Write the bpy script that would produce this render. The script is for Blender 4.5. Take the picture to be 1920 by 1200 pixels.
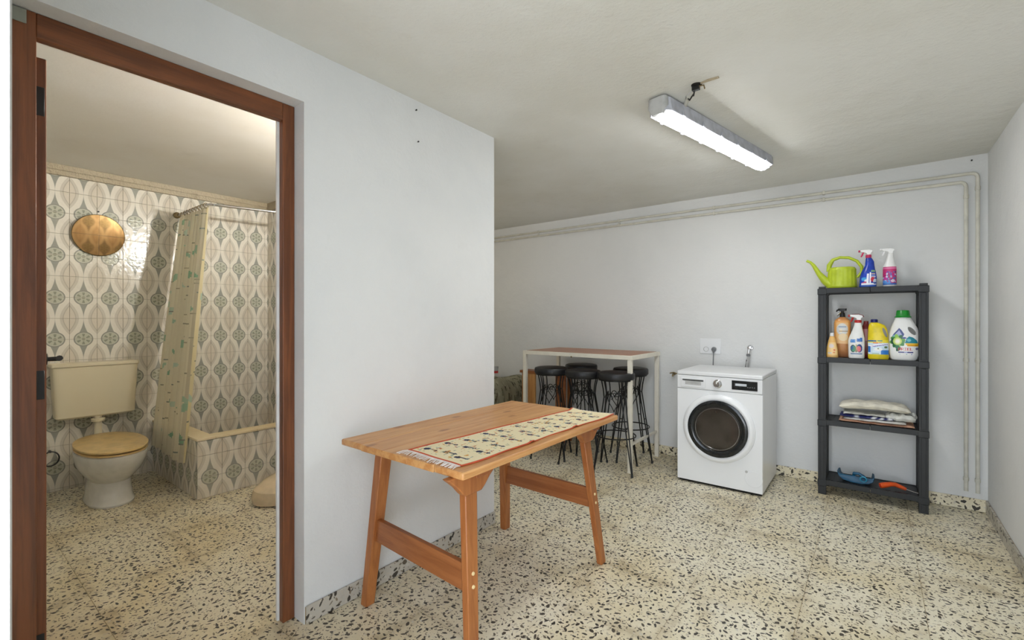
import bpy, bmesh, math, random
from mathutils import Vector, Matrix, noise
random.seed(7)
for o in list(bpy.data.objects): bpy.data.objects.remove(o)
SC = bpy.context.scene
COL = SC.collection
PI = math.pi
# ------------------------------------------------------------------ camera, world, light, exposure
YAW = 38.0
cd = bpy.data.cameras.new('camera'); cam = bpy.data.objects.new('camera', cd); COL.objects.link(cam)
cam.location = (0, 0, 1.24); cam.rotation_euler = (math.radians(90), 0, math.radians(YAW))
cd.sensor_fit = 'HORIZONTAL'; cd.sensor_width = 36.0; cd.lens = 36.0*870/1920; cd.shift_y = -3/1920
cd.clip_start = 0.02
SC.camera = cam
w = bpy.data.worlds.new('daylight'); SC.world = w; w.use_nodes = True
w.node_tree.nodes['Background'].inputs[0].default_value = (0.77, 0.87, 1.0, 1)
w.node_tree.nodes['Background'].inputs[1].default_value = 4.3
def area(name, loc, rot, sx, sy, power, colr):
    l = bpy.data.lights.new(name, 'AREA'); l.shape = 'RECTANGLE'; l.size = sx; l.size_y = sy
    l.energy = power; l.color = colr
    o = bpy.data.objects.new(name, l); COL.objects.link(o); o.location = loc; o.rotation_euler = rot; return o
# added fill light behind the camera, in place of daylight bounced off the paving
area('bounce_fill', (-0.15, -0.60, 0.35), (math.radians(138), 0, 0), 1.4, 0.7, 20, (0.96, 0.98, 1.0))
vs = SC.view_settings; vs.view_transform = 'Standard'; vs.look = 'None'; vs.gamma = 1.0; vs.use_curve_mapping = False
vs.exposure = 0.0

# ------------------------------------------------------------------ node helpers
def lin(c):
    f = lambda v: v/12.92 if v <= 0.04045 else ((v+0.055)/1.055)**2.4
    return tuple(f(v/255.0) for v in c) + (1.0,)
class X:
    """tiny expression wrapper around math nodes"""
    nt = None
    def __init__(s, sock): s.s = sock
    @staticmethod
    def op(kind, *a, clamp=False):
        n = X.nt.nodes.new('ShaderNodeMath'); n.operation = kind; n.use_clamp = clamp
        for i, v in enumerate(a):
            if isinstance(v, X): X.nt.links.new(v.s, n.inputs[i])
            else: n.inputs[i].default_value = v
        return X(n.outputs[0])
    def __add__(a, b): return X.op('ADD', a, b)
    __radd__ = __add__
    def __sub__(a, b): return X.op('SUBTRACT', a, b)
    def __rsub__(a, b): return X.op('SUBTRACT', b, a)
    def __mul__(a, b): return X.op('MULTIPLY', a, b)
    __rmul__ = __mul__
    def __truediv__(a, b): return X.op('DIVIDE', a, b)
def sm(a, e0, e1):
    n = X.nt.nodes.new('ShaderNodeMapRange'); n.interpolation_type = 'SMOOTHSTEP'
    X.nt.links.new(a.s, n.inputs[0]); n.inputs[1].default_value = e0; n.inputs[2].default_value = e1
    return X(n.outputs[0])
def mix(fac, a, b):
    n = X.nt.nodes.new('ShaderNodeMix'); n.data_type = 'RGBA'
    for i, v in ((0, fac), (6, a), (7, b)):
        if isinstance(v, X): X.nt.links.new(v.s, n.inputs[i])
        elif i == 0: n.inputs[i].default_value = v
        else: n.inputs[i].default_value = lin(v)
    return X(n.outputs[2])
def newmat(name):
    m = bpy.data.materials.new(name); m.use_nodes = True; X.nt = m.node_tree
    return m, m.node_tree.nodes['Principled BSDF']
def setc(b, nm, v):
    if isinstance(v, X): X.nt.links.new(v.s, b.inputs[nm])
    else: b.inputs[nm].default_value = v
def texco(kind='Object', scale=(1, 1, 1), rot=(0, 0, 0)):
    t = X.nt.nodes.new('ShaderNodeTexCoord'); mp = X.nt.nodes.new('ShaderNodeMapping')
    X.nt.links.new(t.outputs[kind], mp.inputs[0]); mp.inputs['Scale'].default_value = scale; mp.inputs['Rotation'].default_value = rot
    return X(mp.outputs[0])
def worldpos(scale=(1, 1, 1)):
    t = X.nt.nodes.new('ShaderNodeNewGeometry'); mp = X.nt.nodes.new('ShaderNodeMapping')
    X.nt.links.new(t.outputs['Position'], mp.inputs[0]); mp.inputs['Scale'].default_value = scale
    return X(mp.outputs[0])
def nz(vec, scale, detail=3, rough=0.5, dist=0.0):
    n = X.nt.nodes.new('ShaderNodeTexNoise'); X.nt.links.new(vec.s, n.inputs['Vector'])
    n.inputs['Scale'].default_value = scale; n.inputs['Detail'].default_value = detail
    n.inputs['Roughness'].default_value = rough; n.inputs['Distortion'].default_value = dist
    return X(n.outputs[0])
def bump(b, h, strength=0.3, dist=0.01):
    n = X.nt.nodes.new('ShaderNodeBump'); n.inputs['Strength'].default_value = strength
    n.inputs['Distance'].default_value = dist; X.nt.links.new(h.s, n.inputs['Height'])
    X.nt.links.new(n.outputs[0], b.inputs['Normal'])
def plain(name, c, rough=0.5, metal=0.0, var=0.06, scale=18, bmp=0.0, spec=0.5, c2=None, kind='Object', **kw):
    m, b = newmat(name); v = texco(kind); f = nz(v, scale, 4)
    c2 = c2 or tuple(x*(1-var*2) for x in c)
    setc(b, 'Base Color', mix(sm(f, 0.35, 0.7), c, c2)); b.inputs['Roughness'].default_value = rough
    b.inputs['Metallic'].default_value = metal; b.inputs['Specular IOR Level'].default_value = spec
    for k, q in kw.items(): b.inputs[k.replace('_', ' ')].default_value = q
    if bmp: bump(b, nz(v, scale*4, 3), bmp, 0.004)
    return m
def plaster(name, c, c2, stain=(150, 140, 120), amount=0.25, bscale=9, bs=0.35):
    m, b = newmat(name); v = worldpos()
    big = nz(v, 1.1, 4, 0.6); med = nz(v, 5, 5, 0.6); fine = nz(v, 60, 4, 0.6)
    col = mix(sm(big, 0.35, 0.7), c, c2)
    col = mix(sm(med, 0.6, 0.85)*amount, col, stain)
    setc(b, 'Base Color', col); b.inputs['Roughness'].default_value = 0.85; b.inputs['Specular IOR Level'].default_value = 0.25
    h = nz(v, bscale, 5, 0.55)*1.0 + fine*0.22
    bump(b, h, bs, 0.02)
    return m
def wood(name, c, c2, axis=0, knots=True, rough=0.45, scale=1.0, kind='Object', dark=(92, 50, 22)):
    m, b = newmat(name)
    s = [14*scale]*3; s[axis] = 0.9*scale
    v = texco(kind, tuple(s)); g = nz(v, 2.2, 6, 0.62, 0.6)
    s2 = [60*scale]*3; s2[axis] = 2.0*scale
    g2 = nz(texco(kind, tuple(s2)), 3.0, 3, 0.6)
    col = mix(sm(g, 0.36, 0.66), c, c2)
    col = mix(sm(g2, 0.5, 0.8)*0.35, col, dark)
    if knots:
        s3 = [16]*3; s3[axis] = 6.5
        vo = X.nt.nodes.new('ShaderNodeTexVoronoi'); X.nt.links.new(texco(kind, tuple(s3)).s, vo.inputs['Vector']); vo.inputs['Scale'].default_value = 0.55
        k = 1.0 - sm(X(vo.outputs['Distance']), 0.07, 0.17)
        col = mix(k*0.75, col, dark)
    setc(b, 'Base Color', col); b.inputs['Roughness'].default_value = rough
    bump(b, g2, 0.12, 0.002)
    return m
def terrazzo(name, plane='XY', base=(240, 233, 210), base2=(226, 213, 178), stain=(172, 154, 118), freq=36):
    m, b = newmat(name)
    g = X.nt.nodes.new('ShaderNodeNewGeometry'); oi = X.nt.nodes.new('ShaderNodeObjectInfo')
    sp = X.nt.nodes.new('ShaderNodeSeparateXYZ'); X.nt.links.new(g.outputs['Position'], sp.inputs[0])
    ax = {'XY': (0, 1), 'YZ': (1, 2), 'XZ': (0, 2)}[plane]
    rnd = X(oi.outputs['Random'])
    px_, py_ = X(sp.outputs[ax[0]]), X(sp.outputs[ax[1]])
    px_ = px_ + rnd*37.0; py_ = py_ + rnd*91.0
    cb = X.nt.nodes.new('ShaderNodeCombineXYZ'); X.nt.links.new(px_.s, cb.inputs[0]); X.nt.links.new(py_.s, cb.inputs[1])
    P = X(cb.outputs[0])
    warp = nz(P, 60, 2)
    def layer(fr, a, bb, prob, off):
        va = X.nt.nodes.new('ShaderNodeVectorMath'); va.operation = 'MULTIPLY_ADD'
        X.nt.links.new(P.s, va.inputs[0]); va.inputs[1].default_value = (fr, fr, 0); va.inputs[2].default_value = (off, off*1.7, 0)
        vo = X.nt.nodes.new('ShaderNodeTexVoronoi'); vo.voronoi_dimensions = '2D'; vo.inputs['Scale'].default_value = 1.0
        X.nt.links.new(va.outputs[0], vo.inputs['Vector'])
        sb = X.nt.nodes.new('ShaderNodeVectorMath'); sb.operation = 'SUBTRACT'
        X.nt.links.new(va.outputs[0], sb.inputs[0]); X.nt.links.new(vo.outputs['Position'], sb.inputs[1])
        d = X.nt.nodes.new('ShaderNodeSeparateXYZ'); X.nt.links.new(sb.outputs[0], d.inputs[0])
        c = X.nt.nodes.new('ShaderNodeSeparateColor'); X.nt.links.new(vo.outputs['Color'], c.inputs[0])
        r1, r2, r3 = (X(c.outputs[i]) for i in range(3))
        ang = r1*6.283
        ca, sa = X.op('COSINE', ang), X.op('SINE', ang)
        dx, dy = X(d.outputs[0]), X(d.outputs[1])
        u = dx*ca + dy*sa; v = dy*ca - dx*sa
        u = u/a; v = v/(bb*(0.55 + r3*0.75))
        r = X.op('POWER', X.op('POWER', X.op('ABSOLUTE', u), 1.6) + X.op('POWER', X.op('ABSOLUTE', v), 1.6), 0.625)
        r = r + (warp - 0.5)*1.5
        r = r/(0.36 + r2*0.86)
        keep = X.op('LESS_THAN', r3, prob)
        return (1.0 - sm(r, 0.86, 1.0))*keep, r2, r1
    m1, q1, t1 = layer(freq, 0.44, 0.23, 0.86, 3.1)
    m2, q2, t2 = layer(freq*1.9, 0.42, 0.24, 0.62, 11.7)
    m3, q3, t3 = layer(freq*1.25, 0.45, 0.32, 0.30, 23.3)
    big = nz(worldpos(), 1.7, 4, 0.6); med = nz(worldpos(), 6.5, 4, 0.65)
    col = mix(sm(big, 0.38, 0.66), base, base2)
    col = mix(sm(med, 0.52, 0.78)*0.5, col, stain)
    col = mix(sm(nz(P, 130, 3), 0.50, 0.72)*0.35, col, (205, 190, 155))
    tc = X.nt.nodes.new('ShaderNodeTexCoord'); so_ = X.nt.nodes.new('ShaderNodeSeparateXYZ'); X.nt.links.new(tc.outputs['Object'], so_.inputs[0])
    if plane == 'XY':      # dirt worn into the tile edges
        ed = X.op('MAXIMUM', X.op('ABSOLUTE', X(so_.outputs[0])), X.op('ABSOLUTE', X(so_.outputs[1])))
        col = mix(sm(ed + (med-0.5)*0.22, 0.155, 0.225)*sm(big, 0.36, 0.66)*0.50, col, (158, 138, 102))
    col = mix(m3*0.6, col, mix(t3, (170, 152, 120), (208, 205, 196)))
    chip = mix(sm(t1, 0.72, 1.0), (34, 32, 30), (92, 82, 68))
    col = mix(m2*0.85, col, mix(t2, (52, 46, 40), (124, 110, 88)))
    col = mix(m1*0.96, col, chip)
    col = mix(rnd*0.10, col, (150, 132, 100))
    setc(b, 'Base Color', col); b.inputs['Roughness'].default_value = 0.42; b.inputs['Specular IOR Level'].default_value = 0.4
    bump(b, med, 0.05, 0.01)
    return m
def ogee(name):
    """glazed tile: a quarter of the printed ogee pattern, u across (0 and 1 at ogee centres), v from ogee centre to medallion centre"""
    m, b = newmat(name)
    uv = X.nt.nodes.new('ShaderNodeUVMap'); sp = X.nt.nodes.new('ShaderNodeSeparateXYZ'); X.nt.links.new(uv.outputs[0], sp.inputs[0])
    u, z = X(sp.outputs[0]), X(sp.outputs[1])
    x = X.op('MINIMUM', u, 1.0 - u)
    wo = X.op('POWER', X.op('MAXIMUM', X.op('COSINE', z*(PI/2)), 0.0), 0.82)*0.335 + 0.165
    wi = X.op('POWER', X.op('MAXIMUM', X.op('COSINE', X.op('MINIMUM', z*(PI/1.58), 1.5707)), 0.0), 0.88)*0.345 - 0.012
    wl = X.op('COSINE', X.op('MINIMUM', z*(PI/1.28), 2.0))*0.235
    wt = X.op('COSINE', X.op('MINIMUM', z*(PI/1.16), 2.0))*0.205
    f = 0.012
    grey = (160, 160, 150); white = (236, 230, 217); lg = (214, 207, 193); mid = (192, 184, 168); inn = (222, 213, 197)
    cx = (u - 0.5); cy = (1.0 - z)
    r = X.op('SQRT', cx*cx + cy*cy)
    th = X.op('ARCTAN2', cy, cx)
    pet = X.op('COSINE', th*6.0 + (PI))
    med = mix(sm(r, 0.295, 0.31), (208, 206, 190), grey)                      # medallion rim
    med = mix((1.0 - sm(r, 0.275, 0.29)), med, (196, 196, 178))
    sp2 = sm(pet, -0.1, 0.6)*sm(r, 0.10, 0.13)*(1.0 - sm(r, 0.24, 0.27))
    med = mix(sp2*0.8, med, (134, 137, 120))
    med = mix((1.0 - sm(r, 0.06, 0.075)), med, (150, 150, 130))
    med = mix((1.0 - sm(cy, 0.012, 0.022))*(1.0 - sm(r, 0.27, 0.285)), med, (214, 212, 198))
    ring = sm(r, 0.325, 0.335)
    med = mix(ring, med, (146, 147, 135))
    col = mix(1.0 - sm(x - wo, -f, f), grey, white)
    col = mix(1.0 - sm(x - wi, -f, f), col, lg)
    col = mix(1.0 - sm(x - wl, -f, f), col, mid)
    col = mix(1.0 - sm(x - wt, -f, f), col, inn)
    col = mix(1.0 - sm(r, 0.350, 0.362), col, med)      # the medallion is printed over the bands
    wp = nz(worldpos(), 3.0, 4)
    col = mix(sm(wp, 0.45, 0.8)*0.18, col, (170, 150, 115))
    setc(b, 'Base Color', col); b.inputs['Roughness'].default_value = 0.16; b.inputs['Specular IOR Level'].default_value = 0.5
    bump(b, nz(worldpos(), 34, 2), 0.14, 0.01)
    return m
def printed(name, rough=0.5, translucent=0.0, alpha=1.0, bmp=0.0):
    """colour comes from the 'print' colour attribute of the mesh"""
    m, b = newmat(name)
    a = X.nt.nodes.new('ShaderNodeAttribute'); a.attribute_name = 'print'
    X.nt.links.new(a.outputs['Color'], b.inputs['Base Color']); b.inputs['Roughness'].default_value = rough
    if bmp: bump(b, nz(texco(), 160, 3), bmp, 0.003)
    if translucent:
        tr = X.nt.nodes.new('ShaderNodeBsdfTranslucent'); X.nt.links.new(a.outputs['Color'], tr.inputs[0])
        mx = X.nt.nodes.new('ShaderNodeMixShader'); mx.inputs[0].default_value = translucent
        X.nt.links.new(b.outputs[0], mx.inputs[1]); X.nt.links.new(tr.outputs[0], mx.inputs[2])
        out = X.nt.nodes['Material Output']
        if alpha < 1:
            tp = X.nt.nodes.new('ShaderNodeBsdfTransparent'); m2 = X.nt.nodes.new('ShaderNodeMixShader'); m2.inputs[0].default_value = alpha
            X.nt.links.new(tp.outputs[0], m2.inputs[1]); X.nt.links.new(mx.outputs[0], m2.inputs[2]); X.nt.links.new(m2.outputs[0], out.inputs[0])
        else: X.nt.links.new(mx.outputs[0], out.inputs[0])
    return m
def emis(name, c, s):
    m, b = newmat(name); b.inputs['Base Color'].default_value = (0.9, 0.9, 0.9, 1)
    b.inputs['Emission Color'].default_value = c + (1,); b.inputs['Emission Strength'].default_value = s
    return m

# ------------------------------------------------------------------ mesh helpers
class MB:
    def __init__(s): s.v = []; s.f = []
    def add(s, vs_, fs):
        k = len(s.v); s.v += [tuple(p) for p in vs_]; s.f += [tuple(i+k for i in f) for f in fs]; return s
    def box(s, x0, x1, y0, y1, z0, z1, M=None):
        vs_ = [Vector((x, y, z)) for z in (z0, z1) for y in (y0, y1) for x in (x0, x1)]
        if M: vs_ = [M @ p for p in vs_]
        return s.add(vs_, [(0, 2, 3, 1), (4, 5, 7, 6), (0, 1, 5, 4), (2, 6, 7, 3), (0, 4, 6, 2), (1, 3, 7, 5)])
    def beam(s, a, b, wx, wy, wx2=None, wy2=None):
        """box from a to b (both on z ends), cross-section aligned to world x,y"""
        wx2 = wx2 or wx; wy2 = wy2 or wy; vs_ = []
        for p, hx, hy in ((a, wx/2, wy/2), (b, wx2/2, wy2/2)):
            vs_ += [(p[0]-hx, p[1]-hy, p[2]), (p[0]+hx, p[1]-hy, p[2]), (p[0]-hx, p[1]+hy, p[2]), (p[0]+hx, p[1]+hy, p[2])]
        return s.add(vs_, [(0, 2, 3, 1), (4, 5, 7, 6), (0, 1, 5, 4), (2, 6, 7, 3), (0, 4, 6, 2), (1, 3, 7, 5)])
    def rings(s, R, cap0=True, cap1=True, close=False):
        k = len(s.v); n = len(R[0])
        for r in R: s.v += [tuple(p) for p in r]
        m = len(R)
        for i in range(m if close else m-1):
            for j in range(n):
                a = k+i*n+j; b_ = k+i*n+(j+1) % n; c = k+((i+1) % m)*n+(j+1) % n; d = k+((i+1) % m)*n+j
                s.f.append((a, b_, c, d))
        if not close:
            if cap0: s.f.append(tuple(k+j for j in reversed(range(n))))
            if cap1: s.f.append(tuple(k+(m-1)*n+j for j in range(n)))
        return s
    def tube(s, pts, r, n=8, close=False, cap=True):
        pts = [Vector(p) for p in pts]; m = len(pts)
        rr = r if isinstance(r, (list, tuple)) else [r]*m
        R = []; up = None
        for i, p in enumerate(pts):
            if close: t = pts[(i+1) % m]-pts[i-1]
            else: t = pts[min(i+1, m-1)]-pts[max(i-1, 0)]
            t = t.normalized() if t.length > 1e-9 else Vector((0, 0, 1))
            if up is None: up = Vector((0, 0, 1)) if abs(t.z) < 0.9 else Vector((1, 0, 0))
            a = (up - t*up.dot(t))
            if a.length < 1e-6: a = t.orthogonal()
            a.normalize(); b_ = t.cross(a); up = a
            R.append([p + (a*math.cos(2*PI*j/n) + b_*math.sin(2*PI*j/n))*rr[i] for j in range(n)])
        return s.rings(R, cap, cap, close)
    def lathe(s, prof, c=(0, 0, 0), n=24, axis='Z', M=None):
        R = []
        for r, h in prof:
            ring = []
            for j in range(n):
                a = 2*PI*j/n; x, y = r*math.cos(a), r*math.sin(a)
                p = {'Z': (x, y, h), 'Y': (x, h, -y), 'X': (h, x, y)}[axis]
                p = Vector(p)
                if M: p = M @ p
                ring.append(p + Vector(c))
            R.append(ring)
        return s.rings(R)
    def loft(s, secs, n=24, e=2.0):
        """secs: (cx, cy, z, rx, ry[, e]) superellipse sections up z"""
        R = []
        for q in secs:
            cx, cy, z, rx, ry = q[:5]; ee = q[5] if len(q) > 5 else e; ring = []
            for j in range(n):
                a = 2*PI*j/n; c_, s_ = math.cos(a), math.sin(a)
                ring.append((cx + rx*math.copysign(abs(c_)**(2/ee), c_), cy + ry*math.copysign(abs(s_)**(2/ee), s_), z))
            R.append(ring)
        return s.rings(R)
    def prism(s, poly, d0, d1, plane='XZ'):
        """extrude 2-D polygon along the remaining axis"""
        n = len(poly); mp = {'XZ': lambda a, b_, d: (a, d, b_), 'YZ': lambda a, b_, d: (d, a, b_), 'XY': lambda a, b_, d: (a, b_, d)}[plane]
        return s.add([mp(a, b_, d0) for a, b_ in poly] + [mp(a, b_, d1) for a, b_ in poly],
                     [tuple(reversed(range(n))), tuple(range(n, 2*n))] + [(i, (i+1) % n, n+(i+1) % n, n+i) for i in range(n)])
    def mesh(s, name, smooth=True, ang=35):
        me = bpy.data.meshes.new(name); me.from_pydata(s.v, [], s.f); me.validate()
        bm = bmesh.new(); bm.from_mesh(me); bmesh.ops.recalc_face_normals(bm, faces=bm.faces); bm.to_mesh(me); bm.free()
        if smooth:
            me.polygons.foreach_set('use_smooth', [True]*len(me.polygons)); me.set_sharp_from_angle(angle=math.radians(ang))
        me.update(); return me
def link(name, me, mt, parent=None, loc=None):
    if isinstance(me, MB): me = me.mesh(name)
    if mt and not me.materials: me.materials.append(mt)
    o = bpy.data.objects.new(name, me); COL.objects.link(o)
    if parent: o.parent = parent
    if loc: o.location = loc
    return o
def bev(o, w_=0.003, seg=2, ang=40):
    m = o.modifiers.new('bevel', 'BEVEL'); m.width = w_; m.segments = seg; m.limit_method = 'ANGLE'; m.angle_limit = math.radians(ang); m.harden_normals = False
    return o
def part(name, mb, mt, parent, bevel=0, label=None, smooth=True, ang=35):
    """mb in world coordinates; parent origin is subtracted"""
    if isinstance(mb, MB):
        base = parent.location if parent.parent is None else parent.location + parent.parent.location
        for i, p in enumerate(mb.v): mb.v[i] = (p[0]-base[0], p[1]-base[1], p[2]-base[2])
        mb = mb.mesh(name, smooth, ang)
    o = link(name, mb, mt, parent)
    if bevel: bev(o, bevel)
    if label: o['label'] = label
    return o
def tag(o, label, cat, group=None):
    o['label'] = label; o['category'] = cat
    if group: o['group'] = group
    return o
def thing(name, label, cat, loc, group=None):
    o = bpy.data.objects.new(name, None); COL.objects.link(o); o.location = loc; o.empty_display_size = 0.05
    return tag(o, label, cat, group)
def single(name, mb, mt, label, cat, loc=(0, 0, 0), bevel=0, group=None, ang=35):
    for i, p in enumerate(mb.v): mb.v[i] = (p[0]-loc[0], p[1]-loc[1], p[2]-loc[2])
    o = link(name, mb.mesh(name, True, ang), mt); o.location = loc
    if bevel: bev(o, bevel)
    return tag(o, label, cat, group)
def struct(name, mb, mt, parent=None, bevel=0, smooth=False):
    o = link(name, mb.mesh(name, smooth), mt, parent); o['kind'] = 'structure'
    if bevel: bev(o, bevel)
    return o
def arc(cx, cy, r, a0, a1, n):
    return [(cx + r*math.cos(a0+(a1-a0)*i/n), cy + r*math.sin(a0+(a1-a0)*i/n)) for i in range(n+1)]
def boolean_cut(o, cutter_mb):
    c = link('cutter', cutter_mb.mesh('cutter', False), None)
    c.parent = o.parent; c.location = o.location
    m = o.modifiers.new('cut', 'BOOLEAN'); m.object = c; m.solver = 'EXACT'; m.operation = 'DIFFERENCE'
    bpy.context.view_layer.update()
    dg = bpy.context.evaluated_depsgraph_get(); me = bpy.data.meshes.new_from_object(o.evaluated_get(dg))
    o.modifiers.clear(); o.data = me
    me.polygons.foreach_set('use_smooth', [True]*len(me.polygons)); me.set_sharp_from_angle(angle=math.radians(40))
    bpy.data.objects.remove(c)
# printed canvas: a grid of small quads whose colours are painted in python (flat print on labels and cloth)
FONT = {'A': '01110100011000111111100011000110001', 'R': '11110100011000111110101001001010001', 'I': '11111001000010000100001000010011111',
        'E': '11111100001000011110100001000011111', 'L': '10000100001000010000100001000011111'}
class Canvas:
    def __init__(s, nx, ny, bg=None): s.nx, s.ny = nx, ny; s.c = [[bg]*nx for _ in range(ny)]
    def each(s, fn, col):
        for j in range(s.ny):
            for i in range(s.nx):
                u, v = (i+.5)/s.nx, (j+.5)/s.ny
                if fn(u, v): s.c[j][i] = col(u, v) if callable(col) else col
    def rect(s, u0, u1, v0, v1, col): s.each(lambda u, v: u0 <= u <= u1 and v0 <= v <= v1, col)
    def ell(s, cu, cv, ru, rv, col, a=0):
        ca, sa = math.cos(a), math.sin(a)
        s.each(lambda u, v: (((u-cu)*ca+(v-cv)*sa)/ru)**2 + ((-(u-cu)*sa+(v-cv)*ca)/rv)**2 <= 1, col)
    def poly(s, pts, col):
        def ins(u, v):
            r = False
            for i in range(len(pts)):
                (x1, y1), (x2, y2) = pts[i], pts[i-1]
                if (y1 > v) != (y2 > v) and u < (x2-x1)*(v-y1)/(y2-y1)+x1: r = not r
            return r
        s.each(ins, col)
    def text(s, t, u0, v1, cw, ch, col):
        for k, chh in enumerate(t):
            bits = FONT[chh]
            for q, bt in enumerate(bits):
                if bt == '1':
                    r, c = divmod(q, 5)
                    s.rect(u0+k*cw*1.2+c*cw/5, u0+k*cw*1.2+(c+1)*cw/5, v1-(r+1)*ch/7, v1-r*ch/7, col)
def canvas_mesh(name, cv, posfn, mt, thick_normal=None):
    nx, ny = cv.nx, cv.ny; vs_ = [posfn(i/nx, j/ny) for j in range(ny+1) for i in range(nx+1)]
    fs, cs = [], []
    for j in range(ny):
        for i in range(nx):
            if cv.c[j][i] is None: continue
            a = j*(nx+1)+i; fs.append((a, a+1, a+nx+2, a+nx+1)); cs.append(lin(cv.c[j][i]))
    me = bpy.data.meshes.new(name); me.from_pydata(vs_, [], fs)
    at = me.color_attributes.new('print', 'FLOAT_COLOR', 'CORNER')
    buf = []
    for c in cs: buf += list(c)*4
    at.data.foreach_set('color', buf)
    me.polygons.foreach_set('use_smooth', [True]*len(fs)); me.materials.append(mt)
    bm = bmesh.new(); bm.from_mesh(me); bmesh.ops.delete(bm, geom=[v for v in bm.verts if not v.link_faces], context='VERTS'); bm.to_mesh(me); bm.free()
    me.update(); return me

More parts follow.
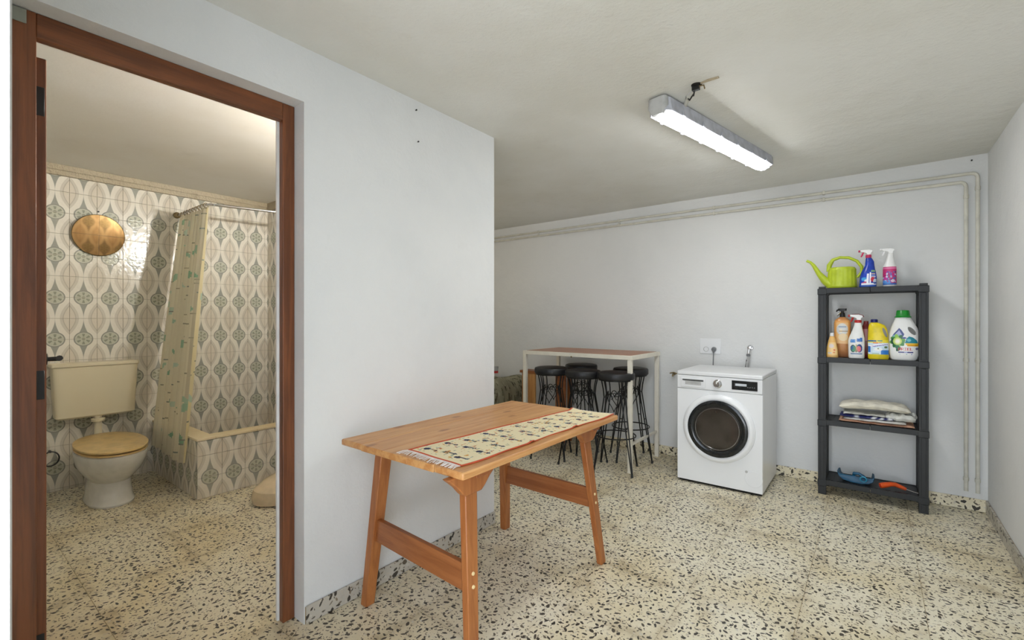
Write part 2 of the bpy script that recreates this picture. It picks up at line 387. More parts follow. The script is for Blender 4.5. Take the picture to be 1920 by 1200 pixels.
# ------------------------------------------------------------------ materials
M = dict(
    wall=plaster('white_plaster', (226, 226, 224), (218, 219, 218), amount=0.10),
    ceil=plaster('ceiling_plaster', (226, 226, 221), (218, 217, 209), amount=0.16, bscale=5, bs=0.5),
    bceil=plaster('bath_ceiling_plaster', (228, 224, 216), (220, 214, 202), amount=0.15, bscale=4, bs=0.12),
    cornice=plaster('rough_cornice', (196, 184, 160), (172, 158, 132), stain=(120, 104, 80), amount=0.8, bscale=40, bs=0.9),
    grout=plaster('grout', (176, 166, 146), (160, 150, 130), amount=0.3, bscale=60, bs=0.2),
    floor=terrazzo('terrazzo_floor'), tback=terrazzo('terrazzo_base_x', 'XZ', stain=(190, 176, 150), freq=24), tside=terrazzo('terrazzo_base_y', 'YZ', base=(196, 190, 178), base2=(180, 176, 166), stain=(150, 146, 134), freq=24),
    joint=plain('floor_joint', (168, 148, 112), 0.8),
    ogee=ogee('ogee_tile'), marble=plaster('beige_marble', (238, 224, 192), (222, 202, 160), stain=(186, 158, 112), amount=0.6, bscale=10, bs=0.05),
    frame=wood('varnished_door_wood', (130, 76, 42), (100, 57, 32), axis=2, knots=False, rough=0.4, dark=(66, 36, 20)),
    frameh=wood('varnished_head_wood', (132, 78, 44), (104, 60, 34), axis=1, knots=False, rough=0.4, dark=(66, 36, 20)),
    white=plain('white_paint', (236, 236, 232), 0.35, var=0.02), dark=plain('black_metal', (24, 22, 20), 0.45, var=0.2),
    pine=wood('pine_top', (212, 160, 102), (190, 130, 74), axis=1, rough=0.38, dark=(140, 82, 38)),
    pinex=wood('pine_x', (160, 98, 54), (138, 80, 40), axis=0, rough=0.4, dark=(110, 58, 26)),
    pinel=wood('pale_pine', (214, 160, 100), (192, 134, 78), axis=2, rough=0.4, dark=(140, 86, 44)),
    pinez=wood('pine_z', (174, 110, 58), (150, 88, 44), axis=2, rough=0.4, dark=(108, 56, 26)),
    dowel=plain('pale_dowel', (238, 214, 160), 0.5),
    chrome=plain('chrome', (220, 220, 222), 0.12, 1.0, var=0.02), brass=plain('dull_brass', (150, 132, 96), 0.4, 0.8),
    enamel=plain('white_enamel', (238, 239, 240), 0.22, var=0.0), enamel2=plain('white_plastic', (230, 231, 232), 0.4, var=0.0),
    blackgloss=plain('black_gloss', (30, 33, 34), 0.14, var=0.05), rubber=plain('dark_rubber', (48, 50, 50), 0.6),
    steel=plain('door_steel', (150, 150, 150), 0.25, 0.9), display=plain('display', (205, 210, 215), 0.3, var=0.02),
    grey=plain('grey_plastic', (120, 122, 124), 0.45), lgrey=plain('light_grey_plastic', (190, 190, 188), 0.45),
    shelf=plain('black_plastic', (27, 29, 30), 0.48, bmp=0.15), leather=plain('black_leather', (30, 30, 32), 0.42, bmp=0.3, scale=30),
    iron=plain('black_iron', (26, 25, 24), 0.4, 0.4), cream=plain('cream_painted_metal', (232, 226, 210), 0.45, var=0.015),
    brownlam=wood('brown_laminate', (176, 124, 92), (158, 106, 76), axis=0, knots=False, rough=0.4, dark=(130, 84, 58)),
    pipe=plain('painted_pipe', (216, 213, 200), 0.45, var=0.03), lime=plain('lime_plastic', (186, 204, 44), 0.42, var=0.04),
    porcelain=plain('porcelain', (226, 224, 218), 0.12, var=0.02), cistern=plain('cistern_plastic', (222, 211, 182), 0.35, var=0.0),
    seat=plain('tan_seat', (216, 186, 128), 0.3, var=0.04), bidet=plain('cream_ceramic', (226, 206, 172), 0.2, var=0.03),
    navy=plain('navy_plastic', (28, 34, 110), 0.35), blue=plain('blue_bottle', (30, 70, 190), 0.22, var=0.1, c2=(24, 54, 150)),
    red=plain('red_plastic', (196, 40, 36), 0.35), magenta=plain('magenta_plastic', (204, 40, 92), 0.35), darkred=plain('dark_red_bottle', (128, 34, 34), 0.3),
    green=plain('green_cap', (30, 150, 50), 0.3), yellow=plain('yellow_bottle', (240, 216, 30), 0.32), bwhite=plain('white_bottle', (238, 238, 236), 0.32, var=0.01),
    amber=plain('amber_bottle', (214, 150, 92), 0.18, c2=(150, 96, 66), scale=6, var=0.1), orange=plain('orange_bottle', (236, 176, 88), 0.3, c2=(232, 190, 120)),
    orangep=plain('orange_plastic', (226, 88, 30), 0.38), teal=plain('blue_plastic', (8, 82, 116), 0.4), teal2=plain('light_blue_plastic', (60, 160, 196), 0.4),
    linen=plain('cream_fabric', (236, 230, 212), 0.85, bmp=0.3), peach=plain('peach_fabric', (220, 170, 140), 0.85, bmp=0.3),
    whitecloth=plain('white_fabric', (232, 230, 224), 0.8, bmp=0.2), plastic=plain('crumpled_plastic', (222, 222, 214), 0.4, bmp=0.3, var=0.08),
    fringe=plain('white_thread', (240, 230, 222), 0.8), redhem=plain('orange_red_hem', (206, 88, 50), 0.8),
    print=printed('label_print', 0.35), runner=printed('runner_weave', 0.85, bmp=0.3), curtain=printed('curtain_print', 0.5, 0.5, 0.90),
    blanket=printed('blanket_weave', 0.9, bmp=0.5), glass=plain('door_glass', (98, 93, 88), 0.09, 0.7, c2=(70, 66, 62), scale=6),
    mirror=plain('amber_mirror', (172, 142, 104), 0.04, 1.0, var=0.01), tubin=plain('tub_enamel', (222, 204, 172), 0.3),
    housing=plain('lamp_housing', (196, 198, 208), 0.4), lamp=emis('fluorescent_diffuser', (0.97, 0.985, 1.0), 41.0),
    bulb=emis('warm_bulb', (1.0, 0.985, 0.945), 3100.0), patch=plain('grey_tape', (150, 152, 140), 0.7),
    hole=plain('hole_dark', (30, 26, 22), 0.9), ground=plain('outside_paving', (150, 146, 138), 0.8),
)
M['patterned'] = printed('patterned_bag', 0.5)

# ------------------------------------------------------------------ room shell
XP = -1.82          # partition face towards the room
XPB = -1.93         # its bathroom face
XB = -4.63          # bathroom wall behind the toilet
YC = 2.153          # corner of the partition
YW = 4.20           # back wall
XR = 0.57           # right wall
YF = 0.075          # inner face of the entrance wall
# floor: slab plus single terrazzo tiles
fl = struct('floor', MB().box(-4.9, 0.8, -1.5, 4.4, -0.10, -0.0022), M['joint'])
T = 0.42
def tile_top_mesh(sx, sy):
    mb = MB(); hx, hy = sx/2-0.0008, sy/2-0.0008; c = 0.0012
    mb.rings([[(-hx, -hy, -0.002), (hx, -hy, -0.002), (hx, hy, -0.002), (-hx, hy, -0.002)],
              [(-hx, -hy, -0.0008), (hx, -hy, -0.0008), (hx, hy, -0.0008), (-hx, hy, -0.0008)],
              [(-hx+c, -hy+c, 0), (hx-c, -hy+c, 0), (hx-c, hy-c, 0), (-hx+c, hy-c, 0)]])
    me = mb.mesh('floor_tile', False); me.materials.append(M['floor']); return me
cache = {}
def cells(a, b, t, off):
    k0 = math.floor((a-off)/t); out = []
    x = off + k0*t
    while x < b-1e-6:
        lo, hi = max(x, a), min(x+t, b)
        if hi-lo > 0.004: out.append((lo, hi))
        x += t
    return out
for (y0, y1) in cells(-0.22, YW, T, 2.57):
    for (x0, x1) in cells(XB, XR, T, -0.25):
        key = (round(x1-x0, 3), round(y1-y0, 3))
        if key not in cache: cache[key] = tile_top_mesh(*key)
        link('floor_tile', cache[key], None, fl, ((x0+x1)/2, (y0+y1)/2, -random.random()*0.0006))
struct('trim_outside_paving', MB().box(-4.9, 3.0, -6.0, -1.5, -0.10, 0.0), M['ground'])
# partition with door opening
OY0, OY1, OZ = 0.155, 0.962, 2.117
wl = MB().box(XPB, XP, -0.2, OY0, 0, 2.40).box(XPB, XP, OY1, YC, 0, 2.40).box(XPB, XP, OY0, OY1, OZ, 2.40)
struct('wall_left', wl, M['wall'])
struct('wall_bathroom_far', MB().box(-4.75, XPB, 2.085, YC, 0, 2.40), M['wall'])
struct('wall_bathroom', MB().box(-4.75, XB, -0.2, 2.085, 0, 2.40), M['grout'])
struct('wall_bathroom_near', MB().box(-4.75, XPB, -0.32, -0.2, 0, 2.40), M['wall'])
struct('wall_alcove', MB().box(-4.75, -4.4, YC, YW, 0, 2.40), M['wall'])
struct('wall_back', MB().box(-4.75, XR, YW, YW+0.12, 0, 2.40), M['wall'])
struct('wall_right', MB().box(XR, XR+0.12, -0.2, YW+0.12, 0, 2.40), M['wall'])
struct('wall_front', MB().box(XP, -0.905, -0.2, YF, 0, 2.40).box(-0.905, XR, -0.2, YF, 2.18, 2.40), M['wall'])
def cz(x, y):
    sx = min(max((x+1.82)/2.39, 0), 1); sy = min(max((y-2.15)/2.05, 0), 1)
    return 2.338 - 0.045*sx - 0.055*sy*(1-sx) + 0.006*(noise.noise((x*1.1, y*1.1, 0)))
cm = MB()
def cgrid(x0, x1, y0, y1, nx, ny):
    k = len(cm.v)
    for lay in (0, 1):
        for j in range(ny+1):
            for i in range(nx+1):
                x = x0+(x1-x0)*i/nx; y = y0+(y1-y0)*j/ny; cm.v.append((x, y, cz(x, y) if lay == 0 else 2.45))
    n = (nx+1)*(ny+1)
    for j in range(ny):
        for i in range(nx):
            a = k+j*(nx+1)+i; cm.f.append((a, a+nx+1, a+nx+2, a+1)); b_ = a+n; cm.f.append((b_, b_+1, b_+nx+2, b_+nx+1))
    for j in range(ny):
        for i in (0, nx):
            a = k+j*(nx+1)+i; cm.f.append((a, a+nx+1, a+nx+1+n, a+n))
    for i in range(nx):
        for j in (0, ny):
            a = k+j*(nx+1)+i; cm.f.append((a, a+1, a+1+n, a+n))
cgrid(XPB+0.05, XR+0.06, -0.2, YW+0.06, 16, 26)
cgrid(-4.7, XPB+0.05, YC-0.03, YW+0.06, 16, 14)
struct('ceiling', cm, M['ceil'], smooth=True)
struct('ceiling_bathroom', MB().box(-4.75, XPB+0.05, -0.32, YC-0.03, 2.345, 2.45), M['bceil'])
# rough plaster cornice above the bathroom tiles
TT = 2.268
cn = struct('trim_bathroom_cornice', MB().box(XB, XB+0.018, -0.2, 2.085, TT+0.002, 2.345).box(XB+0.018, XPB, 2.065, 2.085, TT+0.002, 2.345).box(XB, XB+0.03, -0.2, 2.085, 2.305, 2.345), M['cornice'], bevel=0.004)
# ---- glazed wall tiles
PT = 0.1525; PV = 0.15275
tcache = {}
def wtile_mesh(w_, h_, u0, u1, v0, v1):
    key = (round(w_, 3), round(h_, 3), round(u0, 2), round(u1, 2), round(v0, 2), round(v1, 2))
    if key in tcache: return tcache[key]
    g, c, t = 0.0008, 0.0014, 0.006
    a0, a1, b0, b1 = g, w_-g, g, h_-g
    vs_ = [(a0, 0, b0), (a1, 0, b0), (a1, 0, b1), (a0, 0, b1), (a0, -t+c, b0), (a1, -t+c, b0), (a1, -t+c, b1), (a0, -t+c, b1),
           (a0+c, -t, b0+c), (a1-c, -t, b0+c), (a1-c, -t, b1-c), (a0+c, -t, b1-c)]
    fs = [(0, 1, 5, 4), (1, 2, 6, 5), (2, 3, 7, 6), (3, 0, 4, 7), (4, 5, 9, 8), (5, 6, 10, 9), (6, 7, 11, 10), (7, 4, 8, 11), (8, 9, 10, 11)]
    me = bpy.data.meshes.new('wall_tile'); me.from_pydata(vs_, [], fs); ul = me.uv_layers.new(name='UVMap')
    for lp in me.loops:
        p = me.vertices[lp.vertex_index].co
        ul.data[lp.index].uv = (u0+(u1-u0)*p.x/w_, v0+(v1-v0)*p.z/h_)
    me.materials.append(M['ogee']); me.update(); tcache[key] = me; return me
def tile_wall(parent, fixed, axis, a0, a1, aoff, z0, z1, zoff, par, rot, hole=None):
    """axis 'Y': wall of constant x; tiles' local +x runs along dirn. zoff = a grout line at an ogee centre row; par = parity"""
    for (lo, hi) in cells(a0, a1, PT, aoff):
        for (zl, zh) in cells(z0, z1, PV, zoff):
            if hole and lo < hole[1]-0.01 and hi > hole[0]+0.01 and zl < hole[2]-0.01: continue
            k = math.floor(((zl+zh)/2-zoff)/PV); kb = zoff+k*PV
            ka = math.floor(((lo+hi)/2-aoff)/PT); ab = aoff+ka*PT
            va, vb = (zl-kb)/PV, (zh-kb)/PV
            if k % 2: va, vb = 1-va, 1-vb
            ua, ub = (lo-ab)/PT, (hi-ab)/PT
            me = wtile_mesh(hi-lo, zh-zl, ua, ub, va, vb)
            o = link('wall_tile', me, None, parent)
            jz = random.random()*0.0007
            if axis == 'Y': o.location = (fixed+jz, lo if rot > 0 else hi, zl)
            else: o.location = (lo, fixed-jz, zl)
            o.rotation_euler = (0, 0, (PI/2 if rot > 0 else -PI/2) if axis == 'Y' else 0)
tw = struct('wall_bathroom_tiling', MB().box(XB, XB+0.002, -0.2, 2.085, 0, TT), M['grout'])
tile_wall(tw, XB+0.002, 'Y', -0.199, 2.083, 0.679, 0.0, TT, 1.24, 0, 1)
tw2 = struct('wall_bathroom_far_tiling', MB().box(XB, XPB-0.006, 2.083, 2.085, 0, TT), M['grout'])
tile_wall(tw2, 2.083, 'X', XB+0.01, -2.5, XB+0.06, 0.0, TT, 1.24, 0, 0)
tw3 = struct('wall_bathroom_partition_tiling', MB().box(XPB-0.004, XPB, 0.99, 2.083, 0, TT), M['grout'])
tile_wall(tw3, XPB-0.004, 'Y', 0.99, 2.07, 0.99, 1.24, TT, 1.24, 0, -1)
# ---- baseboards: terrazzo pieces
def baseboard(name, axis, fixed, a0, a1, off, sgn, mt, hgt=0.078):
    root = struct(name, MB().box(*( (a0, a1, min(fixed, fixed+sgn*0.004), max(fixed, fixed+sgn*0.004)) if axis == 'X' else (min(fixed, fixed+sgn*0.004), max(fixed, fixed+sgn*0.004), a0, a1)), 0.0005, hgt-0.003), M['joint'])
    for (lo, hi) in cells(a0, a1, T, off):
        d0, d1 = sorted((fixed+sgn*0.003, fixed+sgn*(0.011+random.random()*0.0015)))
        mb = MB().box(*((lo+0.001, hi-0.001, d0, d1) if axis == 'X' else (d0, d1, lo+0.001, hi-0.001)), 0.001, hgt+random.random()*0.002)
        o = link('baseboard_tile', mb.mesh('baseboard_tile', False), mt, root); bev(o, 0.0015, 1)
baseboard('baseboard_back', 'X', YW, -4.4, XR, -0.25, -1, M['tback'])
baseboard('baseboard_right', 'Y', XR, YF, YW-0.013, 2.57, -1, M['tside'])
baseboard('baseboard_left', 'Y', XP, OY1+0.004, YC, 2.57-0.1, 1, M['tside'], 0.072)
# ---- door frame and leaf
dr = struct('door_1', MB().box(-1.925, -1.894, OY1-0.050, OY1-0.001, 0, OZ-0.001), M['frame'], bevel=0.003)
for nm, b_, mt in (('door_jamb', (-1.925, -1.894, OY0+0.001, OY0+0.054, 0, OZ-0.001), 'frame'), ('door_head', (-1.925, -1.894, OY0+0.054, OY1-0.050, 2.045, OZ-0.001), 'frameh'),
                   ('door_stop', (-1.94, -1.925, OY1-0.058, OY1-0.036, 0, 2.06), 'white'), ('head_stop', (-1.94, -1.925, OY0+0.06, OY1-0.058, 2.050, 2.072), 'white')):
    o = part(nm, MB().box(*b_), M[mt], dr, 0.002)
part('tape_patch', MB().box(-1.894, -1.889, OY0+0.001, OY0+0.034, 2.074, 2.114), M['patch'], dr, 0.002, 'grey plaster patch')
lf = struct('door_2', MB().box(-0.76, 0, -0.034, 0, 0.008, 2.012), M['frame'], bevel=0.003)
lf.location = (-1.945, 0.2355, 0); lf.rotation_euler = (0, 0, -math.atan(0.116))
def lpart(nm, mb, mt, p=None):
    o = link(nm, mb, M[mt], p or lf); return o
for z in (1.84, 1.0, 0.22):
    h = lpart('hinge', MB().box(0.0, 0.0022, -0.028, -0.004, z, z+0.085), 'dark'); bev(h, 0.0008, 1)
    lpart('hinge_pin', MB().lathe([(0.0001, -0.002), (0.005, -0.002), (0.005, 0.087), (0.0001, 0.087)], (0.006, -0.034, z), 10), 'dark', h)
hd = lpart('door_handle', MB().lathe([(0.0001, 0), (0.024, 0), (0.022, 0.006), (0.0001, 0.008)], (-0.70, 0.0, 1.075), 20, 'Y').tube([(-0.70, 0.004, 1.075), (-0.70, 0.034, 1.075), (-0.697, 0.040, 1.076), (-0.672, 0.041, 1.079)], [0.008, 0.009, 0.011, 0.011], 10), 'dark')
lpart('key_plate', MB().box(-0.715, -0.685, 0.0, 0.003, 0.90, 0.985), 'chrome')

# ------------------------------------------------------------------ ceiling light
DX, DY = 0.24, 1.17; LA = -math.atan2(DX, DY)
zc = cz(-0.70, 2.83)
lt = thing('ceiling_light', 'long glowing fluorescent batten light fixed to the rough ceiling', 'lamp', (-0.70, 2.83, zc-0.092))
lt.rotation_euler = (0, 0, LA)
def lrings(hw, z0, z1, hl, rnd=0.03, top=None):
    mb = MB(); top = top or hw
    out = []
    for (h, l, z) in ((hw, hl, z0), (top, hl, z1)):
        out.append([(h*x, y, z) for x, y in ((-1, -l+rnd), (-0.6, -l), (0.6, -l), (1, -l+rnd), (1, l-rnd), (0.6, l), (-0.6, l), (-1, l-rnd))])
    return mb.rings(out)
o = link('housing', lrings(0.062, 0.024, 0.092, 0.640, top=0.050), M['housing'], lt); bev(o, 0.004)
prof = []
for l, s_, z in ((0.628, 1.0, 0.045), (0.620, 0.96, 0.025), (0.610, 0.75, 0.008), (0.605, 0.4, 0.0)):
    prof.append([(0.047*s_*x, y, z) for x, y in ((-1, -l+0.03), (-0.6, -l), (0.6, -l), (1, -l+0.03), (1, l-0.03), (0.6, l), (-0.6, l), (-1, l-0.03))])
link('diffuser', MB().rings(prof), M['lamp'], lt)
for s_ in (-1, 1):
    o = link('end_cap', MB().loft([(0, 0, 0.012, 0.030, 0.012, 4), (0, 0, 0.05, 0.050, 0.022, 4), (0, 0, 0.091, 0.047, 0.020, 4)], 20), M['lgrey'], lt, (0, s_*0.632, 0))
    for k in range(6):
        o = link('clip', MB().box(-0.003, 0.003, -0.012, 0.012, -0.012, 0.012), M['housing'], lt, (s_*0.0645, -0.5+k*0.2, 0.034)); bev(o, 0.0015, 1)
# broken junction hole with loose wires
z0 = cz(-0.65, 2.2)
jx = thing('junction_hole', 'small dark ceiling hole with loose wires beside the batten light', 'wiring', (-0.645, 2.205, z0))
part('recess', MB().lathe([(0.0001, -0.004), (0.018, -0.004), (0.024, 0.0), (0.024, 0.004), (0.0001, 0.004)], (-0.645, 2.205, z0-0.002), 14), M['hole'], jx)
part('terminal_block', MB().box(-0.665, -0.632, 2.195, 2.215, z0-0.026, z0-0.003), M['dark'], jx, 0.002)
part('cable_cover', MB().tube([(-0.765, 2.40, z0-0.010), (-0.735, 2.34, z0-0.009), (-0.712, 2.30, z0-0.008)], [0.011, 0.010, 0.009], 6), M['pipe'], jx)
part('wire', MB().tube([(-0.655, 2.21, z0-0.02), (-0.665, 2.225, z0-0.038), (-0.672, 2.245, z0-0.022), (-0.695, 2.265, z0-0.035), (-0.705, 2.29, z0-0.02), (-0.712, 2.30, z0-0.01)], 0.0035, 6), M['dark'], jx)
part('wire', MB().tube([(-0.66, 2.2, z0-0.02), (-0.69, 2.21, z0-0.036), (-0.705, 2.24, z0-0.026), (-0.72, 2.29, z0-0.012)], 0.003, 6), M['lgrey'], jx)
part('wire', MB().tube([(-0.632, 2.2, z0-0.012), (-0.612, 2.2, z0-0.014), (-0.608, 2.2, z0-0.032)], 0.003, 6), M['brass'], jx)
part('filled_groove', MB().tube([(-0.625, 2.2, z0+0.001), (-0.59, 2.19, z0+0.001), (-0.545, 2.19, z0)], [0.007, 0.011, 0.009], 6), M['cornice'], jx)

# ------------------------------------------------------------------ pine table
tb = thing('pine_table', 'honey pine table with splayed legs, embroidered runner along one side', 'table', (-1.41, 1.67, 0))
TZ = 0.735
ROT = Matrix.Identity(4)
NB = 5; tx0, tx1, ty0, ty1 = -1.762, -1.055, 1.092, 2.252
for i in range(NB):
    a, b_ = tx0+(tx1-tx0)*i/NB, tx0+(tx1-tx0)*(i+1)/NB
    part('top_board', MB().box(a+(0.0003 if i else 0), b_-0.0003, ty0, ty1, TZ-0.026, TZ), M['pine'], tb, 0.0012 if 0 < i < NB-1 else 0.006)
legs = {'nl': ((-1.735, 1.202), (-1.632, 1.215)), 'nr': ((-1.078, 1.158), (-1.128, 1.192)), 'fr': ((-1.092, 2.134), (-1.140, 2.03)), 'fl': ((-1.722, 2.138), (-1.655, 2.05))}
for k, (f_, t_) in legs.items():
    wx, wy = (0.031, 0.062) if k[1] == 'r' else (0.044, 0.058)
    wx2, wy2 = (0.029, 0.046) if k[1] == 'r' else (0.040, 0.045)
    part('leg', MB().beam((f_[0], f_[1], 0), (t_[0], t_[1], TZ-0.027), wx2, wy2, wx, wy), M['pinez'], tb, 0.004)
def legat(k, z): 
    f_, t_ = legs[k]; q = z/(TZ-0.027); return (f_[0]+(t_[0]-f_[0])*q, f_[1]+(t_[1]-f_[1])*q)
for a, b_ in (('nl', 'nr'), ('fl', 'fr')):
    z = 0.34; p, q = legat(a, z), legat(b_, z)
    mb = MB(); hy = 0.011
    mb.add([(p[0], p[1]-hy, z-0.048), (q[0]-0.012, q[1]-hy, z-0.048), (q[0]-0.012, q[1]+hy, z-0.048), (p[0], p[1]+hy, z-0.048),
            (p[0], p[1]-hy, z+0.048), (q[0]-0.012, q[1]-hy, z+0.048), (q[0]-0.012, q[1]+hy, z+0.048), (p[0], p[1]+hy, z+0.048)],
           [(0, 3, 2, 1), (4, 5, 6, 7), (0, 1, 5, 4), (1, 2, 6, 5), (2, 3, 7, 6), (3, 0, 4, 7)])
    part('stretcher', mb, M['pinex'], tb, 0.003)
    for dz in (-0.022, 0.022):
        x_, y_ = legat(b_, z+dz)
        part('dowel', MB().lathe([(0.0001, -0.004), (0.0072, -0.004), (0.006, 0.0015), (0.0001, 0.002)], (x_+0.0165, y_, z+dz), 12, 'X'), M['dowel'], tb)
    # battens under the top (x direction)
    yb = legs[a][1][1]
    part('batten', MB().box(tx0+0.05, tx1-0.02, yb-0.035, yb+0.035, TZ-0.045, TZ-0.0265), M['pinex'], tb, 0.002)
    # trapezoid cleat at the open side
    c = legat(b_, 0.65)[1]
    pl = [(c-0.040, 0.632), (c+0.040, 0.632), (c+0.058, 0.645), (c+0.085, 0.672), (c+0.135, 0.7087), (c-0.125, 0.7087), (c-0.08, 0.672), (c-0.055, 0.645)]
    part('cleat', MB().prism(pl, legs[b_][1][0]+0.0, legs[b_][1][0]+0.032, 'YZ'), M['pinez'], tb, 0.004)
# ---- runner
cv = Canvas(70, 260, (232, 218, 178))
rr_ = random.Random(3)
def motif(c, cu, cvv, s_):
    navy = (34, 38, 66); cols = [(196, 120, 60), (150, 160, 130), (214, 160, 70), (178, 96, 70), (128, 150, 150)]
    c.ell(cu, cvv, 0.050*s_, 0.0115*s_, navy); c.rect(cu+0.02*s_, cu+0.13*s_, cvv+0.003, cvv+0.008, navy); c.ell(cu+0.14, cvv+0.006, 0.03, 0.007, navy)
    for q in range(14):
        k = rr_.choice(cols); du, dv = rr_.uniform(-.14, .14), rr_.uniform(-.032, .032)
        if rr_.random() < .5: c.rect(cu+du, cu+du+rr_.uniform(.015, .05), cvv+dv, cvv+dv+.005, k)
        else: c.rect(cu+du, cu+du+.018, cvv+dv, cvv+dv+rr_.uniform(.008, .02), k)
for q in range(10):
    for h_ in range(3):
        motif(cv, 0.17+0.28*h_+rr_.uniform(-.04, .04), 0.05+q*0.095+0.03*(h_ % 2)+rr_.uniform(-.012, .012), 1.0)
for q in range(170):
    u_, v_ = rr_.uniform(.05, .93), rr_.uniform(.02, .97); cv.rect(u_, u_+rr_.uniform(.012, .03), v_, v_+.005, rr_.choice([(190, 186, 150), (205, 150, 90), (150, 156, 136), (196, 176, 120)]))
hem = (200, 84, 48)
cv.rect(0, 1, 0, .012, hem); cv.rect(0, .035, 0, 1, hem); cv.rect(.965, 1, 0, 1, hem)
NL, NR, FL_, FR_ = Vector((-1.402, 1.150)), Vector((-1.108, 1.134)), Vector((-1.318, 2.228)), Vector((-1.078, 2.246))
rn = thing('table_runner', 'cream table runner with orange-red hem, small embroidery and white fringe', 'runner', (-1.23, 1.69, TZ))
def rpos(u, v, lift=0.0):
    a = NL.lerp(NR, u); b_ = FL_.lerp(FR_, u); p = a.lerp(b_, v)
    z = TZ + 0.003 + 0.0012*math.sin(v*17+u*3) + 0.0009*math.sin(u*9+v*5)
    e = max(0, (u-0.93)/0.07)
    p = p + Vector((0.006*math.sin(v*9.0)+0.004*math.sin(v*23), 0))*e
    for vk in (0.36, 0.66): z += 0.008*e*math.exp(-((v-vk)/0.012)**2)
    z += 0.01*math.exp(-((v-1)/0.02)**2)*math.exp(-(u/0.15)**2)
    return (p.x - rn.location.x, p.y-rn.location.y, z + lift - rn.location.z)
me = canvas_mesh('cloth', cv, rpos, M['runner']); o = link('cloth', me, None, rn)
s_ = o.modifiers.new('thick', 'SOLIDIFY'); s_.thickness = 0.002; s_.offset = -1
for u in (0.0, 1.0):
    part('hem', MB().tube([Vector(rpos(u, v/60, 0.0002))+rn.location for v in range(61)], 0.0022, 6), M['redhem'], rn)
fr = MB()
for i in range(64):
    u = i/63; p = Vector(rpos(u, 0))+rn.location; k = rr_.uniform(-.006, .006); L_ = rr_.uniform(.030, .045) + (0.02 if i < 4 else 0)
    y1 = max(p.y-L_, ty0+0.004) if i > 3 else p.y-L_*0.8
    fr.tube([p, p+Vector((k*.6, (y1-p.y)*.5, .003)), Vector((p.x+k*1.4-0.006*(i < 6), y1, p.z-0.001))], 0.0012, 5)
for i in range(40):
    u = i/39; p = Vector(rpos(u, 1))+rn.location; k = rr_.uniform(-.004, .004)
    fr.tube([p, p+Vector((k, .010, -.001))], 0.0011, 4)
o = part('fringe', fr, M['fringe'], rn); o['kind'] = 'stuff'

# ------------------------------------------------------------------ washing machine
WX0, WX1, WY0, WY1, WH = -1.194, -0.609, 3.592, 4.165, 0.842
wm = thing('washing_machine', 'white front-loading washing machine with round black-rimmed door against back wall', 'washing machine', ((WX0+WX1)/2, 3.88, 0))
part('body', MB().box(WX0, WX1, WY0+0.014, WY1, 0.018, WH-0.032), M['enamel'], wm, 0.006)
part('worktop', MB().box(WX0-0.001, WX1+0.001, WY0, WY1, WH-0.030, WH), M['enamel2'], wm, 0.007)
part('front_panel', MB().box(WX0, WX1, WY0, WY0+0.0135, 0.020, 0.708), M['enamel'], wm, 0.003)
part('control_panel', MB().box(WX0, WX1, WY0-0.002, WY0+0.0135, 0.711, WH-0.0325), M['enamel2'], wm, 0.004)
dc = (-0.900, 0.438)
part('door_ring', MB().lathe([(0.155, 0.010), (0.249, 0.004), (0.247, -0.012), (0.236, -0.024), (0.222, -0.030), (0.212, -0.028), (0.200, -0.020), (0.155, -0.018)], (dc[0], WY0, dc[1]), 56, 'Y'), M['enamel'], wm)
part('door_rim', MB().lathe([(0.150, -0.012), (0.206, -0.026), (0.205, -0.034), (0.190, -0.040), (0.172, -0.037), (0.160, -0.030), (0.150, -0.020)], (dc[0], WY0, dc[1]), 56, 'Y'), M['blackgloss'], wm)
gl = part('door_glass', MB().lathe([(0.0001, 0.03), (0.06, 0.028), (0.11, 0.012), (0.140, -0.010), (0.158, -0.030), (0.163, -0.028)], (dc[0], WY0, dc[1]), 48, 'Y'), M['glass'], wm)
part('seal', MB().tube([(dc[0]+0.150*math.cos(a), WY0-0.031, dc[1]+0.150*math.sin(a)) for a in [2*PI*i/48 for i in range(48)]], 0.004, 6, close=True), M['steel'], wm)
part('highlight_streak', MB().prism([(-0.08+dc[0], -0.075+dc[1]), (0.09+dc[0], -0.10+dc[1]), (0.06+dc[0], -0.055+dc[1]), (-0.03+dc[0], -0.045+dc[1])], WY0-0.012, WY0-0.004, 'XZ'), M['steel'], wm, 0.004)  # steel plate standing in for a highlight streak on the door glass
dw = part('detergent_drawer', MB().box(-1.165, -0.985, WY0-0.006, WY0+0.002, 0.722, 0.790), M['enamel2'], wm, 0.003)
part('drawer_grip', MB().prism([(-1.152, 0.783), (-1.0, 0.783), (-1.0, 0.772), (-1.018, 0.768), (-1.018, 0.742), (-1.132, 0.742), (-1.132, 0.768), (-1.152, 0.772)], WY0-0.0085, WY0-0.005, 'XZ'), M['lgrey'], dw, 0.001)
part('grip_slot', MB().box(-1.152, -1.0, WY0-0.0095, WY0-0.008, 0.771, 0.780), M['rubber'], dw, 0)
kn = part('program_knob', MB().lathe([(0.0001, -0.032), (0.020, -0.032), (0.024, -0.028), (0.026, -0.006), (0.031, -0.003), (0.031, 0.0)], (-0.903, WY0-0.001, 0.762), 32, 'Y'), M['chrome'], wm)
part('knob_mark', MB().box(-0.906, -0.900, WY0-0.035, WY0-0.032, 0.764, 0.782), M['white'], kn)
dp = part('display_panel', MB().box(-0.806, -0.640, WY0-0.007, WY0, 0.732, 0.797), M['blackgloss'], wm, 0.002)
part('screen', MB().box(-0.782, -0.708, WY0-0.0078, WY0-0.0068, 0.760, 0.777), M['display'], dp)
